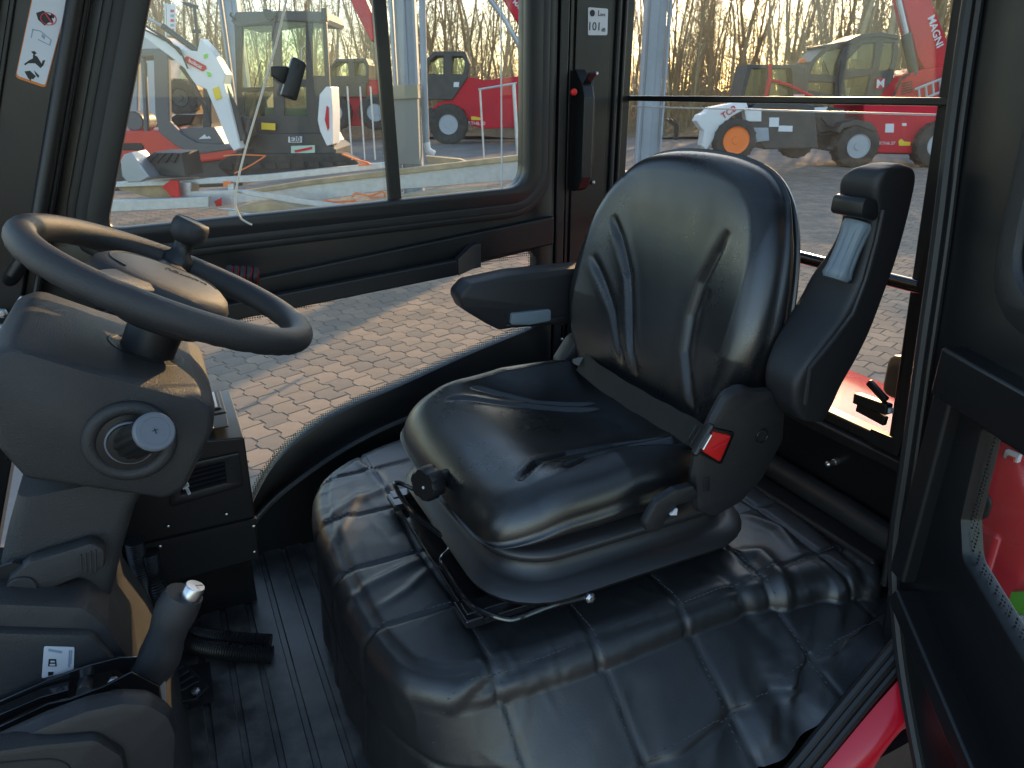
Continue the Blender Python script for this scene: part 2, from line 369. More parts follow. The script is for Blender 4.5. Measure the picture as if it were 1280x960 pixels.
# --- stickers on the pillars
st = thing('warning_sticker', 'narrow white warning sticker with orange border on the front pillar', 'sticker', (-.12, 1.49, 1.95))
def stick_px(px, y): p = aY(px[0], px[1], y); return (p.x, p.z)
q = [stick_px(p, 1.4975) for p in [(45, -26), (90, -16), (57, 110), (19, 97)]]
link('border', plate_mesh(rpoly(q, .006), [], .001, XZ(1.4975)), M['ink_orange'], st)
c0 = Vector(((q[0][0] + q[2][0]) / 2, (q[0][1] + q[2][1]) / 2))
def shrink(q, d):
    out = []
    for a in q:
        v = c0 - Vector(a); out.append(Vector(a) + v.normalized() * d)
    return out
link('face', plate_mesh(rpoly(shrink(q, .0042), .005), [], .001, XZ(1.4965)), M['sticker'], st)
def sx(u, v):                                                    # sticker coordinates, u across 0-1, v down 0-1
    a = Vector(q[0]).lerp(Vector(q[1]), u); b = Vector(q[3]).lerp(Vector(q[2]), u); return a.lerp(b, v)
def ink(polys, m, name='pictogram', y=1.4957):
    b = MB()
    for pl in polys: b.prism([(sx(*p).x, y, sx(*p).y) for p in pl], (0, .0005, 0))
    return b.build(name, m, st, smooth=0)
def ring2(cx, cy, rx, ry, w, n=26):
    b = MB(); o = [sx(cx + rx * math.cos(2 * math.pi * k / n), cy + ry * math.sin(2 * math.pi * k / n)) for k in range(n)]
    i = [sx(cx + (rx - w) * math.cos(2 * math.pi * k / n), cy + (ry - w * ry / rx) * math.sin(2 * math.pi * k / n)) for k in range(n)]
    vs = [(p.x, 1.4952, p.y) for p in o + i]; return b.add(vs, [(k, (k + 1) % n, n + (k + 1) % n, n + k) for k in range(n)])
ink([[(.2, .32), (.38, .28), (.62, .31), (.75, .37), (.60, .38), (.52, .42), (.30, .38)], [(.62, .29), (.74, .30), (.72, .33), (.6, .33)]], M['ink'])
ring2(.58, .345, .24, .062, .03).build('prohibition_ring', M['ink_red'], st, smooth=0)
ink([[(.42, .3), (.46, .295), (.76, .385), (.72, .39)]], M['ink_red'], 'prohibition_bar', 1.4953)
ink([[(.2, .48), (.44, .475), (.44, .485), (.2, .49)], [(.2, .48), (.23, .48), (.23, .57), (.2, .57)], [(.44, .475), (.80, .53), (.80, .54), (.44, .487)], [(.78, .53), (.82, .53), (.82, .59), (.78, .59)], [(.42, .56), (.8, .585), (.8, .593), (.42, .57)], [(.5, .50), (.62, .52), (.60, .55), (.5, .53)]], M['ink_blue'], 'outline_drawing')
ink([[(.30, .70), (.40, .685), (.48, .70), (.42, .725)], [(.38, .72), (.52, .73), (.75, .80), (.70, .83), (.5, .80), (.30, .82), (.22, .85), (.18, .84), (.3, .79), (.40, .76)], [(.70, .75), (.78, .74), (.76, .80), (.70, .80)]], M['ink'], 'seated_pictogram')
ink([[(.24, .91), (.4, .885), (.62, .92), (.56, .955), (.40, .965)], [(.52, .87), (.72, .905), (.70, .93), (.58, .90)], [(.5, .985), (.42, .965), (.5, .955)]], M['ink'], 'machine_pictogram')
s2 = thing('noise_sticker', 'small grey sticker reading 101 dB on the far rear pillar', 'sticker', (.99, 1.576, 2.1))
link('face', plate_mesh(rpoly([stick_px(p, 1.5765) for p in [(735, 9), (760, 11), (759, 44), (735, 44)]], .004), [], .001, XZ(1.5765)), M['sticker'], s2)
a0 = Vector((.988, 1.5755, 2.100))
link('figures', text_mesh('101', .025, basis(a0 + Vector((-.006, 0, -.008)), (1, 0, 0), (0, 0, 1)), .0004), M['ink'], s2, smooth=0)
link('unit', text_mesh('dB', .011, basis(a0 + Vector((.019, 0, -.014)), (1, 0, 0), (0, 0, 1)), .0004), M['ink'], s2, smooth=0)
link('symbol_text', text_mesh('L', .017, basis(a0 + Vector((.006, 0, .02)), (1, 0, 0), (0, 0, 1)), .0004), M['ink'], s2, smooth=0)
link('symbol_text', text_mesh('WA', .008, basis(a0 + Vector((.016, 0, .017)), (1, 0, 0), (0, 0, 1)), .0004), M['ink'], s2, smooth=0)
mb = MB(); mb.lathe([(.0001, .0004), (.007, .0004), (.007, 0)], a0 + Vector((-.013, 0, .02)), (0, -1, 0), 14); mb.build('speaker_symbol', M['ink'], s2, smooth=0)

# --- grab handle with a red button on the far rear pillar
gh = thing('grab_handle', 'upright black grab handle with red button on the far rear pillar', 'handle', (.95, 1.57, 1.73))
z0, z1 = 1.725, 2.0
prof = [(1.577, z0), (1.577, z1), (1.56, z1), (1.525, z1 - .035), (1.515, z1 - .06), (1.515, z0 + .035), (1.53, z0 + .008), (1.555, z0)]
mb = MB(); mb.prism([(.925, y, z) for y, z in rpoly(prof, .008, 3)], (.028, 0, 0)); mb.build('grip', M['plastic_dark'], gh, bevel=.003)
mb = MB(); mb.prism([(.953, y, z) for y, z in rpoly([(1.577, z0 + .01), (1.577, z1 - .005), (1.56, z1 - .012), (1.545, z1 - .09), (1.545, z0 + .06), (1.56, z0 + .012)], .008, 3)], (.022, 0, 0)); mb.build('back_plate', M['plastic'], gh, bevel=.003)
p = aX(717, 115, .927); mb = MB(); mb.lathe([(.0078, -.001), (.0078, .003), (.0066, .005), (.003, .006)], aY(717, 115, 1.513), (-.15, -1, 0), 18); mb.build('button', M['red_plastic'], gh)
mb = MB(); mb.box((.939, 1.524, 1.975), (.018, .05, .004), Matrix.Rotation(R(-42), 3, 'X')); mb.build('trim_strip', M['frame'], gh)

fold_into(st, cabt, 'face'); fold_into(s2, cabt, 'face'); fold_into(gh, cabt, 'grip')
# ================================================================== far door
dr = thing('far_door', 'black framed far side door with sliding window and curved lower glass', 'door', (.4, YD, 1.0))
win = [(-.107, 1.704), (.792, 1.737), (.792, 2.27), (.10, 2.27)]
win_r = rpoly(win, [.03, .06, .02, .02], 6)
def offs(poly, d):
    n = len(poly); out = []
    for i in range(n):
        p = Vector(poly[i]); a = (p - Vector(poly[i - 1])).normalized(); b = (Vector(poly[(i + 1) % n]) - p).normalized()
        na = Vector((a.y, -a.x)); nb = Vector((b.y, -b.x)); m = (na + nb); m = m / max(m.length_squared, .4) * 2 if m.length > 1e-6 else na
        out.append(p + m * d)
    return out
lowarch = [(.827, 1.385), (.666, 1.347), (.56, 1.318), (.453, 1.287), (.314, 1.25), (.216, 1.205), (.147, 1.150), (.091, 1.072), (.05, .99), (.02, .93)]
lowwin = [(.81, 1.591), (.827, 1.57)] + [tuple(q)[:2] for q in catmull([(a, b, 0) for a, b in lowarch], 3)] + [(-.15, .93), (-.17, 1.473)]
lowwin = [Vector(p) for p in lowwin][::-1]
outer = [(-.235, 1.66), (-.30, 1.45), (-.30, .90), (-.02, .90)] + [(x + .012, z - .02) for x, z in arch[1:-1]] + [(.862, 1.27), (.862, 2.33), (.02, 2.33)]
link('door_panel', plate_mesh([Vector(p) for p in outer], [win_r[::-1], lowwin[::-1]], .036, XZ(YD + .02), .003), M['frame'], dr)
o1 = offs(win_r, .010); i1 = offs(win_r, -.004)
def ring_plate(name, outer_, inner_, y, t, m, parent, bev=.002):
    return link(name, plate_mesh(outer_, [inner_[::-1]], t, XZ(y), bev), m, parent)
ring_plate('window_frame', offs(win_r, .026), i1, 1.537, .030, M['frame_satin'], dr, .006)
ring_plate('window_seal', offs(win_r, .040), offs(win_r, .027), 1.530, .016, M['rubber'], dr, .006)
ring_plate('window_channel', offs(win_r, .056), offs(win_r, .044), 1.531, .010, M['frame_satin'], dr, .003)
link('window_pane', plate_mesh([Vector(p) for p in [(-.10, 1.70), (.47, 1.721), (.47, 2.27), (.10, 2.27)]], [], .004, XZ(1.557)), M['glass'], dr, smooth=0)
link('window_pane', plate_mesh([Vector(p) for p in [(.452, 1.722), (.79, 1.733), (.79, 2.27), (.452, 2.27)]], [], .004, XZ(1.568)), M['glass'], dr, smooth=0)
mb = MB(); mb.bar((.470, 1.552, 1.715), (.458, 1.552, 2.3), .018, .028, (1, 0, 0)); mb.build('window_mullion', M['frame'], dr, bevel=.003)
mb = MB(); mb.box((.740, 1.572, 2.0), (.0022, .004, .54)); mb.build('pane_edge', M['sticker'], dr, smooth=0)
link('lower_pane', plate_mesh(offs(lowwin, .006), [], .004, XZ(1.574)), M['glass'], dr, smooth=0)
link('frit_band', plate_mesh(offs(lowwin, .004), [offs(lowwin, -.016)[::-1]], .0006, XZ(1.569)), M['frit'], dr, smooth=0)
mb = MB(); mb.prism([(-.20, 1.53, 1.555), (.862, 1.53, 1.672), (.862, 1.53, 1.603), (-.20, 1.53, 1.484)], (0, .022, 0)); mb.build('cross_rail', M['frame'], dr, bevel=.005)
# pull bar with angled ends
def dp(x, z, y): return Vector((x, y, z))
bar = thing('pull_bar', 'long black pull bar with angled end across the far door', 'handle', (.4, 1.5, 1.55))
mb = MB(); mb.prism([(-.05, 1.478, 1.548), (.585, 1.478, 1.602), (.585, 1.478, 1.566), (-.05, 1.478, 1.512)], (0, .018, 0)); mb.build('bar', M['plastic_dark'], bar, bevel=.004)
mb = MB(); mb.loft([[Vector((.585, 1.477, 1.603)), Vector((.585, 1.497, 1.603)), Vector((.585, 1.497, 1.565)), Vector((.585, 1.477, 1.565))],
                    [Vector((.635, 1.505, 1.626)), Vector((.635, 1.531, 1.626)), Vector((.635, 1.531, 1.570)), Vector((.635, 1.505, 1.570))],
                    [Vector((.655, 1.505, 1.628)), Vector((.655, 1.531, 1.628)), Vector((.655, 1.531, 1.572)), Vector((.655, 1.505, 1.572))]]); mb.build('end_bracket', M['plastic'], bar, bevel=.003)
# window latch
lt = thing('window_latch', 'black T shaped plastic latch on the far window pane', 'latch', (.25, 1.54, 1.9))
def wp(px, y): p = aY(px[0], px[1], y); return (p.x, p.z)
link('grip', plate_mesh(rpoly([wp(p, 1.535) for p in [(366, 72), (381, 80), (369, 125), (352, 119)]], .004, 3), [], .02, XZ(1.535), .002), M['plastic_dark'], lt)
link('tongue', plate_mesh(rpoly([wp(p, 1.54) for p in [(339, 84), (360, 84), (354, 104), (340, 94)]], .003, 3), [], .012, XZ(1.541), .002), M['plastic_dark'], lt)
for px in [(374, 82), (364, 117)]:
    mb = MB(); mb.lathe([(.005, 0), (.005, .003), (.003, .003), (.0028, .001)], aY(*px, 1.525), (0, -1, 0), 12); mb.build('screw', M['frame'], lt)
fold_into(bar, dr, 'bar'); fold_into(lt, dr, 'grip')
# cord
mb = MB(); mb.tube(catmull([aY(*p, 1.522) for p in [(364, -30), (358, 0), (345, 55), (325, 125), (306, 190), (296, 232), (294, 255), (300, 271), (307, 277), (315, 281)]], 5), .0021, 8)
tag(mb.build('hanging_cord', M['cord'], None), 'thin ivory cord hanging down in front of the far window', 'cord')
# coiled grip with red stripes
cg = thing('coiled_cable', 'black coiled cable with red stripes below the far window', 'cable', (.1, 1.5, 1.58))
for k in range(5):
    c = aY(286 + k * 8.2, 343 + k * .4, 1.462)
    mb = MB(); mb.lathe([(.013, -.0075), (.0178, -.004), (.019, 0), (.0178, .004), (.013, .0075)], c, (1, -.1, -.25), 20); mb.build('coil', M['rubber'], cg)
    mb = MB(); mb.lathe([(.0165, -.0009), (.0182, 0), (.0165, .0009)], c + Vector((.0048, -.0006, -.0012)), (1, -.1, -.25), 20); mb.build('stripe', M['red_plastic'], cg)

# ================================================================== rear window
rw = thing('rear_window', 'rear window with black bars and sliding glass behind the seat', 'window', (1.1, 1.15, 1.36))
mb = MB(); mb.box((1.104, 1.16, 1.937), (.02, .86, .0125)); mb.build('upper_bar', M['frame'], rw, bevel=.003)
mb = MB(); mb.tube([(1.10, .72, 1.655), (1.10, 1.6, 1.655)], .0115, 12); mb.build('lower_bar', M['chrome_dark'], rw)
mb = MB(); mb.box((1.112, 1.16, 1.918), (.004, .86, .003)); mb.build('pane_edge', M['sticker'], rw)
def YZ(x): return basis((x, 0, 0), (0, -1, 0), (0, 0, 1))       # local x = -Y
def pane(name, x, y0, y1, z0, z1, m): return link(name, plate_mesh([Vector(p) for p in [(-y0, z0), (-y1, z0), (-y1, z1), (-y0, z1)]], [], .004, YZ(x)), m, rw, smooth=0)
pane('upper_pane', 1.121, .68, 1.60, 1.93, 2.34, M['glass_rear'])
pane('lower_pane', 1.113, .68, 1.60, 1.37, 1.917, M['glass_rear'])
mb = MB(); mb.box((1.105, 1.16, 1.372), (.03, .95, .022)); mb.build('bottom_frame', M['frame_satin'], rw, bevel=.004)
def wy(px): p = aX(px[0], px[1], 1.088); return (-p.y, p.z)
edge = [(1212, -40), (1206, 30), (1199, 80), (1196, 86), (1198, 94), (1192, 100), (1183, 180), (1160, 300), (1146, 358), (1152, 367), (1151, 376), (1140, 378), (1118, 548)]
inner = [wy(p) for p in edge] + [wy(p) for p in [(1090, 536), (1080, 552), (1122, 575)]] + [wy(p) for p in [(1190, 300), (1225, 60), (1234, -40)]]
link('side_plate', plate_mesh([Vector(p) for p in inner], [], .004, YZ(1.088)), M['frame_satin'], rw, smooth=0)
la = thing('rear_window_latch', 'black folding latch at the bottom corner of the rear window', 'latch', (1.1, .76, 1.4))
def lp(px): return aX(px[0], px[1], 1.085)
mb = MB(); mb.bar(lp((1070, 497)), lp((1112, 512)), .02, .018, (1, 0, 0)); mb.build('base', M['plastic_dark'], la, bevel=.003)
mb = MB(); mb.bar(lp((1072, 508)), lp((1108, 527)), .018, .010, (1, 0, 0)); mb.build('strike', M['frame'], la, bevel=.003)
mb = MB(); mb.bar(lp((1086, 477)), lp((1108, 501)), .012, .011, (1, 0, 0)); mb.build('lever', M['plastic_dark'], la, bevel=.003)
mb = MB(); mb.box(lp((1113, 513)), (.008, .007, .009)); mb.build('spacer', M['sticker'], la)

fold_into(la, rw, 'base', 'window_latch')
# ================================================================== near door, swung open
DP0 = Vector((.9, .5, 1.5)); DE = Vector((-.39, -.92, 0)).normalized(); DN = Vector((-.92, .39, 0)).normalized()
nd_ = thing('near_door', 'black open door with lower glass at the right edge beside the seat', 'door', (.9, .5, 1.0))
MD = basis(DP0 - Vector((0, 0, 1.5)), DE, (0, 0, 1))
if MD.col[2].to_3d().dot(DN) < 0: pass
def ds(px):
    p = aP(px[0], px[1], DP0, DN); return ((p - DP0).dot(DE), p.z)
sealpath = [ds(p) for p in [(1240, -60), (1229, 0), (1207, 150), (1188, 300), (1166, 450), (1146, 590), (1135, 660), (1132, 720), (1138, 800), (1148, 870), (1165, 960), (1185, 1060)]]
dout = sealpath + [(.75, .95), (.75, 2.4), (-.15, 2.4)]
glass_l = rpoly([(.052, 1.572), (.060, 1.44), (.082, 1.392), (.30, 1.31), (.62, 1.22), (.62, 1.572)], [.01, .02, .03, .02, .03, .03], 5)
glass_u = rpoly([(.01, 2.3), (.045, 1.735), (.65, 1.715), (.65, 2.3)], [.02, .08, .05, .02], 6)
link('door_panel', plate_mesh([Vector(p) for p in dout], [glass_l[::-1], glass_u[::-1]], .03, MD, .003), M['frame'], nd_)
def dw(s, z, n=0): return DP0 + DE * s + DN * n + Vector((0, 0, z - 1.5))
link('lower_pane', plate_mesh(offs(glass_l, -.008) if False else glass_l, [], .004, MD @ Matrix.Translation((0, 0, -.004))), M['glass'], nd_, smooth=0)
link('upper_pane', plate_mesh(glass_u, [], .004, MD @ Matrix.Translation((0, 0, -.004))), M['glass'], nd_, smooth=0)
link('frit_band', plate_mesh(glass_l, [rpoly([(.066, 1.560), (.074, 1.45), (.095, 1.405), (.30, 1.326), (.60, 1.24), (.60, 1.560)], [.01, .02, .03, .02, .03, .03], 5)[::-1]], .0006, MD @ Matrix.Translation((0, 0, .001))), M['frit'], nd_, smooth=0)
link('upper_window_frame', plate_mesh(rpoly([(-.012, 2.34), (.024, 1.705), (.68, 1.685), (.68, 2.34)], [.02, .09, .05, .02], 6), [rpoly([(.006, 2.3), (.042, 1.732), (.65, 1.712), (.65, 2.3)], [.02, .08, .05, .02], 6)[::-1]], .014, MD @ Matrix.Translation((0, 0, .02)), .004), M['plastic'], nd_)
s_in = 1 if MD.col[2].to_3d().dot(DN) > 0 else -1
def dbar(a, b, w, h, name, m, n=.03):
    k = MB(); k.bar(dw(a[0], a[1], n), dw(b[0], b[1], n), w, h); return k.build(name, m, nd_, bevel=.005)
dbar((-.012, 1.619), (.70, 1.612), .045, .066, 'cross_rail', M['frame'], .022)
dbar((-.005, 1.30), (-.003, 1.585), .032, .035, 'upright_tube', M['frame_satin'], .018)
dbar((.012, 1.285), (.24, 1.170), .05, .030, 'lower_rail', M['frame'], .022)
dbar((.24, 1.170), (.70, 1.08), .05, .030, 'lower_rail', M['frame'], .022)
mb = MB(); mb.tube([dw(s, z, .016) for s, z in [tuple(q)[:2] for q in catmull([(a, b, 0) for a, b in sealpath], 4)]], .010, 10); mb.build('edge_seal', M['rubber'], nd_)
mb = MB(); mb.tube([dw(s + .022, z, .018) for s, z in [tuple(q)[:2] for q in catmull([(a, b, 0) for a, b in sealpath[:7]], 4)]], .0045, 8); mb.build('inner_bead', M['frame_satin'], nd_)
# ================================================================== engine deck with quilted cover
def np_mesh(name, V, F):
    me = bpy.data.meshes.new(name); me.from_pydata([tuple(v) for v in V], [], [tuple(f) for f in F]); me.update(); return me
def polydist(P, line):                                          # distance of points P (n,2) to a polyline, and position along it 0-1
    d = np.full(len(P), 9.); pos = np.zeros(len(P)); L = [np.array(a, float) for a in line]
    seg = [np.linalg.norm(b - a) for a, b in zip(L[:-1], L[1:])]; tot = sum(seg); acc = 0
    for a, b, s in zip(L[:-1], L[1:], seg):
        t = np.clip(((P - a) @ (b - a)) / (s * s), 0, 1); dd = np.linalg.norm(P - a - t[:, None] * (b - a), axis=1)
        m = dd < d; d[m] = dd[m]; pos[m] = (acc + t[m] * s) / tot; acc += s
    return d, pos
def vnoise(P, s, off=(0, 0, 0)): return np.array([noise.noise(Vector((p[0] * s[0] + off[0], p[1] * s[1] + off[1], p[2] * s[2] + off[2]))) for p in P])

dk = thing('engine_deck_cover', 'black quilted leatherette cover over the engine deck under the seat', 'seat base cover', (.6, 1.05, .95))
top_out = [(.156, 1.05), (.160, .90), (.172, .80), (.198, .735), (.265, .690), (.42, .672), (.60, .672), (.78, .665), (.90, .635), (.975, .608), (1.015, .625), (1.03, .69), (1.03, .85), (1.03, 1.2), (1.025, 1.44), (1.0, 1.485), (.9, 1.495), (.7, 1.495), (.50, 1.488), (.34, 1.452), (.225, 1.375), (.172, 1.26)]
OUT = np.array([tuple(p)[:2] for p in catmull([(a, b, 0) for a, b in top_out], 34, True)])
cen = np.array([.6, 1.03])
nA = len(OUT)
# outward direction along the outline
tan_ = np.roll(OUT, -1, 0) - np.roll(OUT, 1, 0); nrm = np.stack([tan_[:, 1], -tan_[:, 0]], 1); nrm /= np.linalg.norm(nrm, axis=1)[:, None]
if ((OUT - cen) * nrm).sum() < 0: nrm = -nrm
def zbase(p):
    x, y = p
    if y < .80 and x > .24: return float(np.interp(x, [.24, .40, .6, .75, .88, 1.02], [.93, .975, 1.015, 1.055, 1.11, 1.14]))
    if y > 1.40: return float(np.interp(x, [.2, .5, 1.0], [.95, 1.1, 1.15]))
    if x > .98: return 1.17
    return .95
ZB = np.array([zbase(p) for p in OUT]); ZB = np.convolve(np.concatenate([ZB[-15:], ZB, ZB[:15]]), np.ones(31) / 31, 'valid')
flare = np.where(OUT[:, 1] < .76, np.clip(OUT[:, 1] - .518, 0, .165), .0) * np.clip((OUT[:, 0] - .2) / .15, 0, 1) + .006
flare = np.convolve(np.concatenate([flare[-25:], flare, flare[:25]]), np.ones(51) / 51, 'valid')
nT, nE, nS = 84, 10, 46; er = .045; ZT = 1.205
V = []; kind = []
for k in range(nT):
    t = (k / (nT - 1)) ** .8 * .0 + (k / (nT - 1))
    pts = cen + (OUT - nrm * er - cen) * t
    for i in range(nA): V.append((pts[i, 0], pts[i, 1], ZT)); kind.append(0)
for k in range(1, nE + 1):
    a = k / nE * math.pi / 2
    for i in range(nA):
        p = OUT[i] + nrm[i] * (-er + er * math.sin(a)); V.append((p[0], p[1], ZT - er + er * math.cos(a))); kind.append(1)
for k in range(1, nS + 1):
    t = k / nS
    for i in range(nA):
        p = OUT[i] + nrm[i] * flare[i] * t ** 1.0; V.append((p[0], p[1], (ZT - er) * (1 - t) + ZB[i] * t)); kind.append(2)
V = np.array(V); kind = np.array(kind)
F = []
nR = nT + nE + nS
for k in range(nR - 1):
    for i in range(nA):
        j = (i + 1) % nA; F.append((k * nA + i, k * nA + j, (k + 1) * nA + j, (k + 1) * nA + i))
idx = np.arange(len(V)) % nA; ringk = np.arange(len(V)) // nA
N3 = np.zeros_like(V); N3[kind == 0] = (0, 0, 1)
m2 = kind == 2; N3[m2, :2] = nrm[idx[m2]]; m1 = kind == 1
ea = (ringk[m1] - nT + 1) / nE * math.pi / 2
N3[m1, :2] = nrm[idx[m1]] * np.sin(ea)[:, None]; N3[m1, 2] = np.cos(ea)
disp = np.zeros(len(V))
# quilting seams
arc = np.concatenate([[0], np.cumsum(np.linalg.norm(np.diff(OUT, axis=0), axis=1))])
sd = np.full(len(V), 9.)
SX = [.315, .475, .636, .80, .94]; SY = [.695, .855, 1.015, 1.175, 1.335, 1.455]
for sx_ in SX: sd = np.minimum(sd, np.where(kind < 2, np.abs(V[:, 0] - sx_ - .004 * np.sin(V[:, 1] * 17)), 9))
for sy_ in SY: sd = np.minimum(sd, np.where(kind < 2, np.abs(V[:, 1] - sy_ - .004 * np.sin(V[:, 0] * 15 + 1)), 9))
# on the skirt: upright seams that continue those of the top, and one level seam
for sx_ in SX: sd = np.minimum(sd, np.where((kind == 2) & ((V[:, 1] < .70) | (V[:, 1] > 1.43)), np.abs(V[:, 0] - sx_ - (ZT - V[:, 2]) * .12), 9))
for sy_ in SY[1:-1]: sd = np.minimum(sd, np.where((kind == 2) & (V[:, 0] < .26), np.abs(V[:, 1] - sy_), 9))
skirt_t = np.where(kind == 2, (ringk - nT - nE + 1) / nS, 0)
sd = np.minimum(sd, np.where(kind == 2, np.abs((ZT - .125) - V[:, 2] + .006 * np.sin(arc[idx] * 9)), 9) + np.where((V[:, 1] < .70) & (V[:, 0] > .3), 9, 0))
sd = np.minimum(sd, np.where((kind == 2) & (V[:, 0] > .25), np.abs(V[:, 1] - .572 - .003 * np.sin(V[:, 0] * 20)), 9))
sd = np.minimum(sd, np.where((kind == 1) & (V[:, 0] < .3), np.abs(ringk - nT - 1) * .006, 9))
disp += -.0042 * np.exp(-(sd / .0045) ** 2) + .0012 * np.clip(sd / .05, 0, 1)
# creases: long gentle folds of the loose cover plus sharper folds
edge_t = np.clip(np.linalg.norm(V[:, :2] - cen, axis=1) / .45, 0, 1)
w1 = vnoise(V, (7, 5, 6)); w2 = vnoise(V, (16, 24, 10), (3, 1, 0)); w3 = vnoise(V, (30, 13, 12), (9, 4, 2)); w4 = vnoise(V, (11, 30, 9), (1, 7, 5))
ridge = lambda w: (1 - np.abs(w) * 2.2).clip(0, 1) ** 3
amp = np.where(kind == 0, .55, 1.0)
disp += .0045 * w1 * amp + .0010 * w2 * amp + .0022 * ridge(w4) * np.clip(w1 * 2.2 - .1, 0, 1) * amp + .0018 * ridge(w3) * np.clip(-.1 - w1 * 2.0, 0, 1) * amp
P2 = V[:, :2]
def fold(line, w, h):
    global disp
    d, pos = polydist(P2, line); disp += np.where((kind < 2) | ((P2[:, 1] < .68) & (P2[:, 0] > .3)), .7 * h * np.exp(-(d / w) ** 2) * np.sin(np.clip(pos, .02, .98) * math.pi) ** .6, 0)
g = lambda *px: [tuple(aZ(x, y, 1.21))[:2] for x, y in px]
fold(g((905, 690), (950, 690), (985, 725), (1000, 760)), .016, .017)
fold(g((930, 640), (975, 660), (1000, 690)), .012, .012)
fold(g((1000, 770), (1040, 745), (1075, 700)), .013, .012)
fold(g((1050, 800), (1060, 750), (1090, 720)), .012, .012)
fold(g((960, 840), (985, 790), (1000, 765)), .012, .010)
fold(g((880, 700), (930, 735), (990, 765)), .014, -.010)
fold(g((1040, 650), (1075, 680), (1108, 712)), .010, .008)
fold(g((985, 625), (1040, 670), (1085, 715)), .008, -.008)
fold(g((400, 650), (440, 625), (500, 600)), .012, .007)
fold(g((440, 570), (470, 590), (490, 620)), .011, .008)
fold(g((430, 745), (480, 720), (540, 690)), .011, .008)
fold(g((470, 760), (510, 735), (545, 700)), .009, .006)
fold(g((540, 880), (590, 840), (640, 800)), .013, .008)
fold(g((405, 690), (430, 650), (452, 610)), .011, .007)
fold(g((740, 850), (790, 800), (850, 790)), .018, .006)
fold(g((850, 860), (900, 800), (915, 760)), .016, .008)
g2 = lambda *px: [tuple(aZ(x, y, 1.13))[:2] for x, y in px]
fold(g2((1003, 765), (990, 800), (985, 840), (998, 880)), .012, .012)
fold(g2((1042, 755), (1040, 800), (1018, 855)), .011, .012)
fold(g2((1075, 735), (1088, 765), (1062, 805)), .011, .011)
fold(g2((925, 800), (905, 860), (885, 925)), .015, .007)
fold(g2((1020, 770), (1015, 810), (1000, 850)), .009, -.009)
fold(g2((960, 800), (955, 850), (940, 900)), .012, .006)
fold(g2((760, 860), (800, 900), (820, 950)), .014, .005)
# drooping folds on the near skirt
fs = np.sin(V[:, 0] * 46 + 6 * w1 + (ZT - V[:, 2]) * 8) * np.clip(skirt_t * 1.6, 0, 1)
disp += np.where((kind == 2) & (V[:, 1] < .66), .006 * np.sign(fs) * np.abs(fs) ** 1.3 * np.clip((V[:, 0] - .35) * 4, 0, 1), 0)
disp += np.where((kind == 2) & (V[:, 0] < .26), .004 * np.sin(V[:, 1] * 40 + 5 * w1) * skirt_t, 0)
disp[ringk == 0] = disp[ringk == 1].mean() if (ringk == 1).any() else 0
V = V + N3 * disp[:, None]
cover = link('cover', np_mesh('cover', V, F), M['leather'], dk, smooth=180)
# stitches along the seams
def deck_z(x, y):
    d = (V[:, 0] - x) ** 2 + (V[:, 1] - y) ** 2; return V[int(np.argmin(d)), 2]
mb = MB()
def stitch_run(a, b, off):
    L = math.dist(a, b); n = int(L / .0085); dx = (b[0] - a[0]) / L; dy = (b[1] - a[1]) / L
    for k in range(n):
        x = a[0] + dx * (k + .5) * L / n - dy * off; y = a[1] + dy * (k + .5) * L / n + dx * off
        if off == 0 or True:
            if not (.165 < x < 1.0 and .53 < y < 1.46): continue
            if .36 < x < .80 and .80 < y < 1.2: continue
            z = deck_z(x, y) + .0006
            mb.box((x, y, z), (.0052 * abs(dx) + .0011 * abs(dy), .0052 * abs(dy) + .0011 * abs(dx), .0009))
for sx_ in SX[:4]: stitch_run((sx_ + .005, .54), (sx_ + .005, .80), 0); stitch_run((sx_ + .005, 1.2), (sx_ + .005, 1.45), 0)
for sy_ in (SY[0], SY[-1], .572): stitch_run((.19, sy_ + .005), (.98, sy_ + .005), 0)
for sy_ in SY[1:5]: stitch_run((.18, sy_ + .004), (.34, sy_ + .004), 0)
stuff(mb.build('stitching', M['thread'], dk, smooth=0))

# ================================================================== floor mat
fm = MB(); fm.box((-.10, 1.05, .935), (1.2, 1.12, .02)); floor = structure(fm.build('cab_floor', M['mat'], None, smooth=0))
me = None
for k in range(11):
    x = -.345 + k * .05
    mb = MB(); w = .041
    pr = [(-w / 2, 0), (-w / 2 + .002, .0032), (w / 2 - .002, .0032), (w / 2, 0)]
    mb.loft([[Vector((x + a, yy, .945 + b * 1.6)) for a, b in pr] for yy in np.linspace(.5, 1.52, 12)])
    mb.build('rib', M['mat'], floor, smooth=30)

